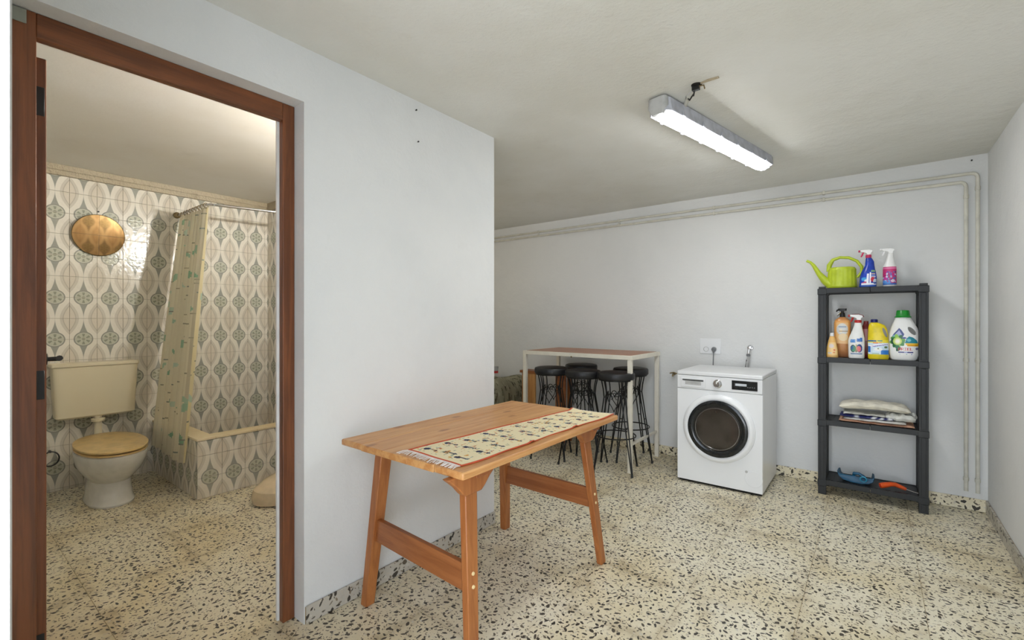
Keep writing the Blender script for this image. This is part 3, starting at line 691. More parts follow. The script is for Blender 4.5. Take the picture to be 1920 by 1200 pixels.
for k in range(4): part('button', MB().lathe([(0.0001, -0.002), (0.004, -0.002), (0.004, 0.001), (0.0001, 0.001)], (-0.70+k*0.014, WY0-0.007, 0.755), 10, 'Y'), M['grey'], dp)
for k in range(3): part('indicator', MB().box(-0.790, -0.787, WY0-0.0078, WY0-0.0068, 0.756+k*0.009, 0.759+k*0.009), M['grey'], dp)
part('filter_flap', MB().lathe([(0.0001, -0.0016), (0.055, -0.0016), (0.057, 0.0), (0.057, 0.002)], (-0.665, WY0, 0.115), 32, 'Y'), M['enamel'], wm)
part('badge', MB().loft([(-0.711, 0, 0.153, 0.001, 0.001), (-0.711, 0, 0.156, 0.010, 0.001), (-0.711, 0, 0.164, 0.010, 0.001), (-0.711, 0, 0.167, 0.001, 0.001)], 12) if 0 else MB().lathe([(0.0001, -0.002), (0.009, -0.002), (0.009, 0.0)], (-0.711, WY0, 0.16), 16, 'Y'), M['lgrey'], wm)
for x_ in (WX0+0.04, WX1-0.04):
    for y_ in (WY0+0.05, WY1-0.05):
        part('foot', MB().lathe([(0.022, 0), (0.022, 0.012), (0.012, 0.019)], (x_, y_, 0), 14), M['rubber'], wm)
part('plinth', MB().box(WX0+0.01, WX1-0.01, WY0+0.02, WY1-0.02, 0.004, 0.019), M['hole'], wm)
# ---- socket, plug, taps
so = thing('socket_plate', 'white double socket plate on back wall above the washing machine', 'socket', (-1.114, YW, 1.0))
part('plate', MB().box(-1.199, -1.029, YW-0.010, YW-0.0005, 0.936, 1.066), M['enamel2'], so, 0.003)
for x_ in (-1.146, -1.081):
    sk = part('socket', MB().lathe([(0.0001, 0.004), (0.017, 0.004), (0.019, -0.003), (0.022, -0.003), (0.022, 0.002)], (x_, YW-0.010, 0.975), 24, 'Y'), M['lgrey'], so)
    if x_ < -1.1:
        for dx in (-0.009, 0.009): part('pin_hole', MB().lathe([(0.0001, -0.001), (0.003, -0.001), (0.003, 0.002)], (x_+dx, YW-0.0065, 0.975), 8, 'Y'), M['hole'], sk)
pg = thing('power_plug', 'grey power plug and lead in the right hand socket', 'plug', (-1.081, YW-0.03, 0.975))
part('plug_body', MB().lathe([(0.0001, -0.036), (0.014, -0.034), (0.018, -0.020), (0.018, -0.006), (0.0001, -0.004)], (-1.081, YW-0.010, 0.975), 20, 'Y').loft([(-1.081, YW-0.028, 0.945, 0.006, 0.006), (-1.081, YW-0.028, 0.965, 0.010, 0.010)], 12), M['grey'], pg)
part('lead', MB().tube([(-1.081, YW-0.028, 0.95), (-1.083, YW-0.026, 0.90), (-1.087, YW-0.022, 0.80), (-1.09, YW-0.02, 0.55)], 0.0042, 8), M['grey'], pg)
tp = thing('water_tap', 'chrome washing machine tap with white hose on the back wall', 'tap', (-0.80, YW, 1.0))
part('wall_flange', MB().lathe([(0.0001, -0.014), (0.016, -0.012), (0.022, -0.001)], (-0.800, YW, 1.0), 20, 'Y'), M['chrome'], tp)
part('tap_body', MB().tube([(-0.80, YW-0.01, 1.0), (-0.80, YW-0.05, 1.0), (-0.803, YW-0.055, 0.975), (-0.806, YW-0.055, 0.955)], [0.011, 0.013, 0.011, 0.010], 12), M['chrome'], tp)
part('tap_knob', MB().lathe([(0.0001, -0.032), (0.014, -0.030), (0.017, -0.012), (0.010, 0.0)], (-0.797, YW-0.052, 1.006), 12, 'Y'), M['chrome'], tp)
part('hose_nut', MB().lathe([(0.013, 0), (0.015, 0.004), (0.015, 0.018), (0.011, 0.022)], (-0.807, YW-0.055, 0.932), 8), M['grey'], tp)
part('hose', MB().tube([(-0.807, YW-0.055, 0.935), (-0.812, YW-0.052, 0.90), (-0.818, YW-0.045, 0.875), (-0.826, YW-0.03, 0.83), (-0.83, YW-0.02, 0.6)], [0.009, 0.010, 0.009, 0.009, 0.009], 10), M['lgrey'], tp)
part('hose_grip', MB().tube([(-0.813, YW-0.0525, 0.905), (-0.829, YW-0.025, 0.83)], 0.0102, 10), M['dark'], tp)
t2 = thing('stop_valve', 'small tarnished stop valve low on wall left of washing machine', 'valve', (-1.42, YW, 0.74))
part('valve_body', MB().tube([(-1.415, YW-0.001, 0.742), (-1.415, YW-0.035, 0.742), (-1.418, YW-0.05, 0.738), (-1.42, YW-0.055, 0.722)], [0.010, 0.010, 0.009, 0.007], 10), M['brass'], t2)
part('valve_lever', MB().tube([(-1.45, YW-0.04, 0.748), (-1.415, YW-0.042, 0.756), (-1.385, YW-0.04, 0.748)], [0.005, 0.006, 0.005], 8), M['brass'], t2)

# ------------------------------------------------------------------ wall pipes
def bendpts(pts, r=0.035, n=6):
    out = [Vector(pts[0])]
    for i in range(1, len(pts)-1):
        p = Vector(pts[i]); a = (Vector(pts[i-1])-p).normalized(); b_ = (Vector(pts[i+1])-p).normalized()
        for k in range(n+1):
            t = k/n; out.append((p+a*r).lerp(p, t).lerp(p.lerp(p+b_*r, t), t))
    out.append(Vector(pts[-1])); return out
for (nm, pts, lab, cl) in (('outer', [(-4.38, YW-0.016, 2.186), (-1.5, YW-0.016, 2.187), (0.522, YW-0.016, 2.176), (0.522, YW-0.016, 0.118)], 'upper and outermost of the two painted pipes running along back wall', 0.522),
                           ('inner', [(-4.38, YW-0.016, 2.146), (-1.5, YW-0.016, 2.140), (0.468, YW-0.016, 2.126), (0.468, YW-0.016, 0.122)], 'lower and inner of the two painted pipes running along back wall', 0.468)):
    r = thing('water_pipe', lab, 'pipe', (cl, YW, 1.2), 'painted pipes on the back wall')
    part('pipe_run', MB().tube(bendpts(pts), 0.0105, 10), M['pipe'], r)
    for z in (2.03 + (0.045 if cl > .5 else 0), 0.97, 0.20):
        part('coupling', MB().lathe([(0.0105, -0.012), (0.0142, -0.011), (0.0142, 0.011), (0.0105, 0.012)], (cl, YW-0.016, z), 12), M['pipe'], r)
    for x_ in (-2.9, -1.95, -1.08, -0.3):
        zz = pts[0][2] if x_ < -1.5 else pts[1][2]+(pts[2][2]-pts[1][2])*(x_+1.5)/(pts[2][0]+1.5)
        part('clip', MB().box(x_-0.009, x_+0.009, YW-0.030, YW-0.0005, zz-0.0135, zz+0.0135), M['pipe'], r, 0.003)

# ------------------------------------------------------------------ plastic shelf unit
SX0, SX1, SY0, SY1 = -0.318, 0.272, 3.925, 4.180
sh = thing('shelf_unit', 'black plastic four-tier shelf unit standing against the back wall', 'shelf', ((SX0+SX1)/2, 4.05, 0))
TOPS = [1.452, 0.968, 0.527, 0.105]
for x_, s_ in ((SX0, 1), (SX1, -1)):
    for y_, t_ in ((SY0, 1), (SY1, -1)):
        segs = [(0.0, TOPS[3]-0.045), (TOPS[3]-0.004, TOPS[2]-0.045), (TOPS[2]-0.004, TOPS[1]-0.045), (TOPS[1]-0.004, TOPS[0]-0.045)]
        mb = MB()
        for (a, b_) in segs:
            xa, xb = sorted((x_+s_*0.002, x_+s_*0.050)); ya, yb = sorted((y_+t_*0.002, y_+t_*0.036))
            mb.box(xa, xb, ya, yb, a, b_)
            xm, xn = sorted((x_+s_*0.014, x_+s_*0.038))
            mb.box(xm, xn, ya-0.0015 if t_ > 0 else ya, yb if t_ > 0 else yb+0.0015, a+0.01, b_-0.004)
        po = part('post', mb, M['shelf'], sh, 0.002)
for k, zt in enumerate(TOPS):
    mb = MB().box(SX0+0.05, SX1-0.05, SY0+0.010, SY1-0.010, zt-0.012, zt-0.004)
    tr = part('shelf_tier', mb, M['shelf'], sh, 0.001)
    rim = MB()
    zr = zt; h_ = 0.036
    rim.box(SX0+0.05, (SX0+SX1)/2-0.001, SY0, SY0+0.012, zr-h_, zr).box((SX0+SX1)/2+0.001, SX1-0.05, SY0, SY0+0.012, zr-h_, zr)
    rim.box(SX0+0.05, SX1-0.05, SY1-0.012, SY1, zr-h_, zr)
    for x_, s_ in ((SX0, 1), (SX1, -1)):
        xa, xb = sorted((x_, x_+s_*0.012)); rim.box(xa, xb, SY0+0.036, SY1-0.036, zr-h_, zr)
    part('rim', rim, M['shelf'], tr, 0.002)
    cn_ = MB()
    for x_, s_ in ((SX0, 1), (SX1, -1)):
        for y_, t_ in ((SY0, 1), (SY1, -1)):
            cn_ = MB(); xa, xb = sorted((x_-s_*0.001, x_+s_*0.053)); ya, yb = sorted((y_-t_*0.001, y_+t_*0.038)); cn_.box(xa, xb, ya, yb, zt-0.045, zt-0.003)
            if k == 0:
                xa, xb = sorted((x_+s_*0.006, x_+s_*0.046)); ya, yb = sorted((y_+t_*0.006, y_+t_*0.034)); cn_.box(xa, xb, ya, yb, zt-0.003, zt+0.012)
            part('corner_socket', cn_, M['shelf'], tr, 0.002)
    
    sl = MB()
    for q in range(9): sl.box(SX0+0.06+q*0.052, SX0+0.09+q*0.052, SY0+0.03, SY1-0.03, zt-0.004, zt-0.0015)
    part('ribbing', sl, M['shelf'], tr)
ZS = [z-0.0015 for z in TOPS]      # resting heights

# ------------------------------------------------------------------ watering can
wc = thing('watering_can', 'lime green ribbed plastic watering can on top of shelf unit', 'watering can', (-0.182, 4.03, ZS[0]))
R = []
for (z, rx, ry) in ((0.0, 0.080, 0.052), (0.008, 0.088, 0.058), (0.02, 0.089, 0.060), (0.03, 0.087, 0.058), (0.12, 0.083, 0.056), (0.132, 0.083, 0.057), (0.148, 0.074, 0.052), (0.152, 0.062, 0.042), (0.146, 0.058, 0.038)):
    ring = []
    for j in range(96):
        a = 2*PI*j/96; fl_ = 1 - (0.045*(0.5+0.5*math.cos(a*18)) if 0.025 < z < 0.125 else 0)
        ring.append((-0.182+rx*fl_*math.cos(a), 4.03+ry*fl_*math.sin(a), ZS[0]+z))
    R.append(ring)
part('can_body', MB().rings(R), M['lime'], wc, ang=50)
B = Vector((-0.182, 4.03, ZS[0]))
part('spout', MB().tube([B+Vector(p) for p in ((-0.060, 0, 0.030), (-0.100, 0, 0.062), (-0.138, 0, 0.118), (-0.170, 0, 0.178), (-0.188, 0, 0.200), (-0.212, 0, 0.213))], [0.036, 0.026, 0.017, 0.012, 0.009, 0.009], 16), M['lime'], wc)
hp = [(-0.078, 0, 0.125), (-0.074, 0, 0.170), (-0.052, 0, 0.208), (-0.01, 0, 0.222), (0.04, 0, 0.216), (0.085, 0, 0.190), (0.112, 0, 0.148), (0.112, 0, 0.11), (0.086, 0, 0.075)]
part('can_handle', MB().tube([B+Vector(p) for p in hp], [0.014, 0.016, 0.012, 0.010, 0.010, 0.010, 0.0105, 0.010, 0.009], 12), M['lime'], wc)

# ------------------------------------------------------------------ bottles
def curve_label(name, root, cv, cx, cy, secs, z0, z1, span=1.0, off=0.0008, e=2.4):
    """label printed on the front (-y) of a lofted bottle; secs = [(z, cx, rx, ry)]"""
    def at(z):
        for a, b_ in zip(secs, secs[1:]):
            if a[0] <= z <= b_[0]:
                t = (z-a[0])/(b_[0]-a[0]); return [a[i]+(b_[i]-a[i])*t for i in range(1, 4)]
        return secs[-1][1:] if z > secs[-1][0] else secs[0][1:]
    def pos(u, v):
        z = z0+(z1-z0)*v; c0, rx, ry = at(z)
        xn = (u*2-1)*span; rx2, ry2 = rx+off, ry+off
        y = -ry2*(max(0.0, 1-abs(xn)**e))**(1/e)
        return (cx+c0+xn*rx2-root.location.x, cy+y-root.location.y, z-root.location.z)
    me = canvas_mesh(name, cv, pos, M['print']); return link(name, me, None, root)
def sections(cx, cy, secs, e=2.4): return [(cx+s[1], cy, s[0], s[2], s[3], e) for s in secs]
def sprayer(root, x, y, z, body, trig, lean=-1, sc=1.0, nozzle=None):
    """trigger head facing -x"""
    def P(a, b_): return (x+lean*a*sc, b_*sc+z)
    pl = [P(-0.022, 0.020), P(-0.018, 0.030), P(0.0, 0.036), P(0.035, 0.036), P(0.046, 0.034), P(0.046, 0.022), P(0.03, 0.018), P(0.014, 0.012), P(0.012, 0.0), P(-0.012, 0.0), P(-0.013, 0.012)]
    part('spray_head', MB().prism(pl, y-0.011*sc, y+0.011*sc, 'XZ'), body, root, 0.003)
    nx = x+lean*0.046*sc
    part('nozzle', MB().lathe([(0.0001, -0.009), (0.007*sc, -0.009), (0.008*sc, 0.0), (0.0001, 0.002)], (nx-0.0025, y, z+0.028*sc), 12, 'X'), nozzle or trig, root)
    tp_ = [(x+lean*a*sc, y, z+b_*sc) for a, b_ in ((0.026, 0.020), (0.034, 0.012), (0.036, 0.002), (0.043, -0.012))]
    part('trigger', MB().tube(tp_, [0.005*sc, 0.0055*sc, 0.005*sc, 0.004*sc], 8), trig, root)
YB = 3.985
# 1 blue spray bottle on the top tier
def bottle(name, label, x, y, z, group=None): return thing(name, label, 'bottle', (x, y, z), group)
x, z = -0.036, ZS[0]
b = bottle('spray_bottle', 'blue spray bottle with magenta collar beside the watering can', x, YB, z)
secs = [(z, 0, 0.044, 0.026), (z+0.006, 0, 0.047, 0.029), (z+0.07, 0.002, 0.046, 0.028), (z+0.105, 0.004, 0.040, 0.026), (z+0.125, 0.006, 0.033, 0.024), (z+0.15, 0.010, 0.026, 0.020), (z+0.175, 0.010, 0.024, 0.019), (z+0.195, 0.006, 0.018, 0.017), (z+0.202, 0.004, 0.014, 0.014)]
part('bottle_body', MB().loft(sections(x, YB, secs), 32), M['blue'], b)
cv = Canvas(44, 60)
cv.rect(.05, 1, .0, .10, (40, 90, 180)); cv.rect(.10, 1, .10, .20, (232, 236, 246))
cv.poly([(.08, .2), (.4, .32), (.45, .2)], (190, 70, 110)); cv.ell(.25, .42, .17, .10, (60, 160, 220)); cv.ell(.40, .34, .14, .06, (220, 232, 244))
cv.rect(.42, .54, .10, .72, (238, 240, 248)); cv.rect(.60, .68, .10, .78, (240, 240, 250)); cv.rect(.70, .96, .68, .74, (214, 190, 160)); cv.rect(.70, .96, .60, .65, (150, 170, 210))
cv.rect(.70, .96, .50, .56, (214, 218, 230)); cv.ell(.78, .40, .12, .13, (190, 36, 60)); cv.ell(.92, .30, .1, .13, (200, 214, 228)); cv.ell(.92, .20, .08, .06, (60, 90, 170)); cv.rect(.68, .98, .80, .90, (130, 176, 120))
curve_label('front_label', b, cv, x, YB, secs, z+0.004, z+0.128, 0.93)
part('collar', MB().lathe([(0.0145, 0), (0.0165, 0.002), (0.0165, 0.020), (0.014, 0.022)], (x+0.004, YB, z+0.200), 24), M['magenta'], b)
sprayer(b, x+0.006, YB, z+0.222, M['bwhite'], M['magenta'])
# 2 white/pink spray bottle
x = 0.080
b = bottle('spray_bottle', 'white spray bottle with pink and purple wrap label, rightmost on top tier', x, YB+0.03, z)
yb = YB+0.03
secs = [(z, 0, 0.033, 0.026), (z+0.005, 0, 0.036, 0.029), (z+0.125, 0, 0.036, 0.029), (z+0.14, 0, 0.034, 0.028), (z+0.17, 0.002, 0.024, 0.022), (z+0.205, 0.003, 0.017, 0.017), (z+0.225, 0.004, 0.015, 0.015)]
part('bottle_body', MB().loft(sections(x, yb, secs), 28), M['bwhite'], b)
cv = Canvas(40, 52, (196, 44, 110)); cv.rect(0, 1, .88, .96, (226, 120, 168)); cv.rect(0, 1, .0, .10, (60, 110, 190)); cv.ell(.3, .18, .35, .12, (90, 150, 220))
r5 = random.Random(5)
for q in range(50): cv.ell(r5.uniform(.02, .92), r5.uniform(.15, .72), r5.uniform(.03, .08), r5.uniform(.03, .07), r5.choice([(60, 50, 130), (150, 176, 220), (206, 214, 236), (120, 60, 150), (190, 40, 140), (96, 110, 180)]))
cv.ell(.72, .22, .14, .08, (226, 206, 220)); cv.ell(.2, .34, .14, .08, (196, 60, 160))
curve_label('wrap_label', b, cv, x, yb, secs, z+0.014, z+0.134, 0.98)
sprayer(b, x+0.006, yb, z+0.225, M['bwhite'], M['bwhite'])
# second tier
z = ZS[1]
# amber pump bottle
x, yb = -0.180, 4.055
b = bottle('pump_bottle', 'large amber refill bottle with black pump, behind the small orange bottle', x, yb, z)
secs = [(z, 0, 0.044, 0.028), (z+0.006, 0, 0.048, 0.031), (z+0.24, 0, 0.050, 0.032), (z+0.262, 0, 0.044, 0.029), (z+0.276, 0, 0.028, 0.022), (z+0.284, 0, 0.014, 0.014)]
part('bottle_body', MB().loft(sections(x, yb, secs, 3), 32), M['amber'], b)
cv = Canvas(40, 50, (236, 190, 128)); cv.rect(0, 1, .92, 1, (232, 166, 92)); cv.ell(.5, .62, .36, .26, (214, 214, 210)); cv.rect(.28, .74, .70, .76, (150, 166, 184)); cv.ell(.42, .55, .1, .08, (240, 226, 190)); cv.rect(.3, .86, .53, .56, (170, 150, 122)); cv.ell(.55, .28, .30, .16, (238, 214, 168)); cv.rect(0, .12, .2, .95, (228, 160, 84)); cv.rect(.88, 1, .1, .95, (222, 150, 76))
curve_label('front_label', b, cv, x, yb, secs, z+0.095, z+0.258, 0.92, e=3)
part('pump_collar', MB().lathe([(0.015, 0), (0.017, 0.002), (0.015, 0.026), (0.010, 0.034)], (x, yb, z+0.282), 20), M['dark'], b)
part('pump_head', MB().loft([(x, yb, z+0.314, 0.008, 0.008), (x, yb, z+0.326, 0.010, 0.010), (x, yb, z+0.328, 0.024, 0.010, 4), (x, yb, z+0.344, 0.025, 0.011, 4)], 20).tube([(x-0.015, yb, z+0.334), (x-0.03, yb-0.008, z+0.332), (x-0.034, yb-0.01, z+0.322)], 0.005, 8), M['dark'], b)
part('lever_ring', MB().tube([(x-0.010, yb-0.016, z+0.318), (x-0.022, yb-0.02, z+0.304), (x-0.030, yb-0.02, z+0.290)], [0.006, 0.007, 0.004], 8), M['chrome'], b)
# small orange bottle
x, yb = -0.236, 3.965
b = bottle('small_bottle', 'small tapered orange bottle with white cap in front of amber pump bottle', x, yb, z)
secs = [(z, 0, 0.034, 0.022), (z+0.005, 0, 0.037, 0.024), (z+0.05, 0, 0.034, 0.022), (z+0.09, 0, 0.028, 0.019), (z+0.125, 0, 0.020, 0.015), (z+0.145, 0, 0.014, 0.012), (z+0.15, 0, 0.010, 0.010)]
part('bottle_body', MB().loft(sections(x, yb, secs), 24), M['orange'], b)
cv = Canvas(26, 36, (240, 204, 142)); cv.ell(.45, .72, .3, .16, (226, 210, 204)); cv.rect(.1, .5, .1, .2, (200, 206, 206)); cv.ell(.75, .4, .12, .06, (224, 120, 80)); cv.ell(.7, .2, .1, .06, (226, 140, 90)); cv.rect(0, .1, 0, 1, (238, 190, 90))
curve_label('front_label', b, cv, x, yb, secs, z+0.018, z+0.105, 0.85)
part('cap', MB().lathe([(0.0115, 0), (0.013, 0.002), (0.012, 0.020), (0.009, 0.024)], (x, yb, z+0.148), 20), M['bwhite'], b)
# white spray bottle with red trigger
x, yb = -0.098, 3.968
b = bottle('spray_bottle', 'white spray bottle with red trigger and blue lettering on second tier', x, yb, z)
secs = [(z, 0, 0.041, 0.026), (z+0.006, 0, 0.045, 0.029), (z+0.12, 0, 0.047, 0.029), (z+0.145, 0.002, 0.043, 0.027), (z+0.185, 0.006, 0.031, 0.022), (z+0.225, 0.009, 0.022, 0.018), (z+0.245, 0.009, 0.018, 0.017)]
part('bottle_body', MB().loft(sections(x, yb, secs), 32), M['bwhite'], b)
cv = Canvas(44, 56)
cv.rect(.06, .94, .02, .06, (110, 140, 180)); cv.rect(.06, .94, .06, .10, (150, 160, 180))
cv.rect(.06, .44, .72, .90, (66, 130, 205)); cv.rect(.52, .94, .76, .94, (44, 104, 186)); cv.rect(.74, .94, .9, 1.0, (50, 112, 190))
for k in range(4): cv.rect(.12+k*.085, .15+k*.085, .76, .86, (160, 196, 232))
for k in range(3): cv.rect(.58+k*.12, .61+k*.12, .80, .90, (150, 186, 226))
cv.ell(.26, .36, .20, .22, (46, 52, 66)); cv.ell(.28, .35, .16, .18, (84, 150, 120)); cv.ell(.20, .40, .08, .12, (70, 110, 160))
cv.ell(.72, .38, .22, .24, (52, 74, 130)); cv.ell(.68, .34, .17, .17, (226, 116, 122)); cv.rect(.46, .54, .3, .6, (186, 170, 110)); cv.ell(.5, .22, .1, .08, (150, 140, 100))
curve_label('front_label', b, cv, x, yb, secs, z+0.026, z+0.142, 0.80)
part('collar', MB().lathe([(0.0175, 0), (0.020, 0.002), (0.020, 0.016), (0.016, 0.019)], (x+0.009, yb, z+0.243), 24), M['red'], b)
sprayer(b, x+0.014, yb, z+0.262, M['bwhite'], M['red'], sc=1.05)
part('head_strip', MB().tube([(x-0.026, yb, z+0.3015), (x+0.016, yb, z+0.3015), (x+0.036, yb, z+0.293), (x+0.040, yb, z+0.282)], 0.003, 6), M['darkred'], b)
# dark red bottle behind
x, yb = -0.046, 4.045
b = bottle('squeeze_bottle', 'dark red bottle half hidden between white spray bottle and yellow jug', x, yb, z)
secs = [(z, 0, 0.028, 0.022), (z+0.005, 0, 0.031, 0.025), (z+0.17, 0, 0.032, 0.025), (z+0.215, 0, 0.026, 0.021), (z+0.235, 0, 0.014, 0.013)]
part('bottle_body', MB().loft(sections(x, yb, secs), 24), M['darkred'], b)
cv = Canvas(16, 16, (190, 120, 118)); curve_label('front_label', b, cv, x, yb, secs, z+0.12, z+0.20, 0.8)
part('cap', MB().lathe([(0.013, 0), (0.015, 0.002), (0.014, 0.02), (0.011, 0.022)], (x, yb, z+0.233), 20), M['darkred'], b)
# yellow jug
x, yb = 0.020, 3.975
b = bottle('cleaner_jug', 'yellow cleaner jug with navy cap and moulded handle', x, yb, z)
secs = [(z, 0, 0.052, 0.034), (z+0.008, 0, 0.056, 0.038), (z+0.12, -0.001, 0.056, 0.038), (z+0.165, -0.002, 0.054, 0.036), (z+0.205, -0.004, 0.050, 0.032), (z+0.228, -0.008, 0.043, 0.028), (z+0.242, -0.018, 0.026, 0.022), (z+0.246, -0.022, 0.017, 0.017)]
bo = part('bottle_body', MB().loft(sections(x, yb, secs, 3), 40), M['yellow'], b)
hole = [(x+0.034+0.0085*math.cos(a)-(0.010*math.sin(a)), z+0.180+0.032*math.sin(a)) for a in [2*PI*i/20 for i in range(20)]]
boolean_cut(bo, MB().prism([(p[0]-b.location.x, p[1]-b.location.z) for p in hole], -0.08, 0.08, 'XZ'))
cv = Canvas(48, 40, (206, 226, 240)); cv.rect(0, 1, .80, 1, (240, 222, 60)); cv.rect(0, .42, .88, .98, (40, 100, 160)); cv.rect(.46, .70, .89, .97, (90, 150, 140)); cv.rect(.25, .50, .76, .82, (228, 120, 80)); cv.rect(.52, .66, .78, .84, (230, 170, 90))
cv.poly([(.0, .60), (1, .80), (1, .66), (.1, .50)], (238, 236, 246)); cv.poly([(.2, .56), (.95, .72), (.95, .68), (.3, .52)], (110, 96, 170)); cv.rect(0, .12, .12, .56, (40, 110, 190)); cv.rect(.62, 1, 0, .3, (40, 120, 200)); cv.ell(.5, .35, .2, .12, (238, 240, 240)); cv.ell(.5, .40, .04, .05, (130, 150, 110)); cv.ell(.86, .5, .08, .07, (90, 120, 80)); cv.rect(.2, .55, .0, .10, (170, 200, 190))
curve_label('front_label', b, cv, x, yb, secs, z+0.034, z+0.130, 0.96, e=3)
part('cap', MB().lathe([(0.016, 0), (0.019, 0.002), (0.019, 0.020), (0.015, 0.023)], (x-0.022, yb, z+0.245), 16), M['navy'], b)
# big detergent bottle
x, yb = 0.152, 3.985
b = bottle('detergent_bottle', 'large white detergent bottle with green cap and red lettering', x, yb, z)
secs = [(z, -0.002, 0.060, 0.036), (z+0.010, -0.002, 0.068, 0.042), (z+0.05, -0.001, 0.076, 0.046), (z+0.12, 0, 0.080, 0.046), (z+0.17, 0, 0.077, 0.044), (z+0.21, 0, 0.068, 0.040), (z+0.245, -0.002, 0.053, 0.035), (z+0.268, -0.004, 0.042, 0.031), (z+0.280, -0.005, 0.036, 0.030)]
bo = part('bottle_body', MB().loft(sections(x, yb, secs, 2.6), 48), M['bwhite'], b)
hole = []
for i in range(24):
    a = 2*PI*i/24; p, q = 0.013*math.cos(a), 0.031*math.sin(a); t = 0.62
    hole.append((0.038+p*math.cos(t)-q*math.sin(t), 0.192+p*math.sin(t)+q*math.cos(t)))
boolean_cut(bo, MB().prism(hole, -0.08, 0.08, 'XZ'))
cv = Canvas(78, 92)
cv.poly([(.05, .62), (.14, .78), (.30, .98), (.40, .90), (.50, .76), (.46, .66), (.2, .6)], (70, 84, 140)); cv.poly([(.12, .66), (.22, .80), (.31, .90), (.42, .74), (.36, .66)], (176, 180, 214)); cv.poly([(.04, .56), (.12, .72), (.36, .74), (.4, .6)], (130, 180, 200))
r6 = random.Random(6)
for k in range(8):
    a = k*PI/4+.2; cv.ell(.27+.15*math.cos(a), .50+.14*math.sin(a), .12, .075, [(110, 170, 70), (40, 104, 60), (150, 200, 90), (70, 140, 70)][k % 4], a)
cv.ell(.10, .50, .05, .11, (30, 80, 60)); cv.ell(.30, .22, .10, .06, (30, 84, 66), .7); cv.ell(.26, .31, .07, .10, (60, 120, 90))
cv.ell(.27, .50, .15, .14, (190, 214, 110)); cv.ell(.27, .50, .10, .10, (236, 238, 190)); cv.ell(.27, .50, .06, .06, (250, 248, 232)); cv.ell(.50, .62, .08, .03, (80, 86, 150)); cv.ell(.47, .48, .05, .06, (90, 150, 80))
cv.poly([(.52, .44), (.58, .60), (.66, .68), (.80, .64), (.92, .54), (.96, .44)], (24, 130, 150)); cv.ell(.66, .54, .07, .05, (120, 196, 208)); cv.rect(.55, 1.0, .37, .43, (244, 206, 70)); cv.rect(.60, .98, .33, .40, (226, 164, 30))
cv.text('ARIEL', .30, .27, .085, .10, (206, 50, 44)); cv.rect(.30, .82, .09, .13, (60, 62, 130)); cv.rect(.50, .62, .09, .13, (170, 176, 216)); cv.rect(.34, .36, .02, .05, (150, 160, 206)); cv.rect(.58, .62, .02, .05, (150, 190, 200)); cv.rect(.76, .79, .02, .05, (150, 160, 206)); cv.ell(.94, .24, .05, .04, (110, 110, 150))
curve_label('front_label', b, cv, x, yb, secs, z+0.034, z+0.215, 0.92, e=2.6)
part('cap', MB().lathe([(0.036, 0), (0.044, 0.001), (0.044, 0.005), (0.037, 0.010), (0.033, 0.044), (0.030, 0.048), (0.0001, 0.049)], (x-0.005, yb, z+0.279), 36), M['green'], b)

# ------------------------------------------------------------------ folded textiles on the third tier
def soft(name, label, x0, x1, y0, y1, z, th, mt, cat='cloth', arch=0.0, seed=1, yaw=0.0, crumple=0.003, canvas=None, flare=0.0):
    mb = MB(); nx, ny = 26, 14; cx, cy = (x0+x1)/2, (y0+y1)/2; rs = random.Random(seed); ph = rs.uniform(0, 9)
    def prof(i, j, top):
        u, v = i/nx*2-1, j/ny*2-1
        e = (1-abs(u)**8)**0.5 * (1-abs(v)**8)**0.5 if abs(u) < 1 and abs(v) < 1 else 0
        h = th*(0.5+(0.5 if top else -0.5)*e)
        zz = z + h + arch*(1-u*u) + crumple*noise.noise((u*3+ph, v*3, ph))*(1 if top else 0.3)*2 + flare*max(0, u-0.7)
        xx = cx+(x1-x0)/2*u; yy = cy+(y1-y0)/2*v + 0.006*noise.noise((u*4, ph, 1))
        c_, s__ = math.cos(yaw), math.sin(yaw)
        return (cx+(xx-cx)*c_-(yy-cy)*s__, cy+(xx-cx)*s__+(yy-cy)*c_, max(zz, z+0.0005))
    k = []
    for top in (1, 0):
        base = len(mb.v); k.append(base)
        for j in range(ny+1):
            for i in range(nx+1): mb.v.append(prof(i, j, top))
    for top, base in ((1, k[0]), (0, k[1])):
        for j in range(ny):
            for i in range(nx):
                a = base+j*(nx+1)+i; q = (a, a+1, a+nx+2, a+nx+1); mb.f.append(q if top else q[::-1])
    def idx(i, j): return j*(nx+1)+i
    edge = [idx(i, 0) for i in range(nx+1)] + [idx(nx, j) for j in range(1, ny+1)] + [idx(i, ny) for i in range(nx-1, -1, -1)] + [idx(0, j) for j in range(ny-1, 0, -1)]
    for a, b_ in zip(edge, edge[1:]+edge[:1]): mb.f.append((k[0]+a, k[1]+a, k[1]+b_, k[0]+b_))
    return single(name, mb, mt, label, cat, (cx, cy, z), ang=60)
z = ZS[2]
soft('folded_cloth', 'peach folded cloth at the bottom of the textile pile', -0.196, 0.205, 3.945, 4.13, z, 0.016, M['peach'], seed=2)
soft('folded_cloth', 'white folded cloth lying on the peach cloth in the textile pile', -0.165, 0.165, 3.935, 4.12, z+0.0175, 0.016, M['whitecloth'], seed=3, yaw=-0.04)
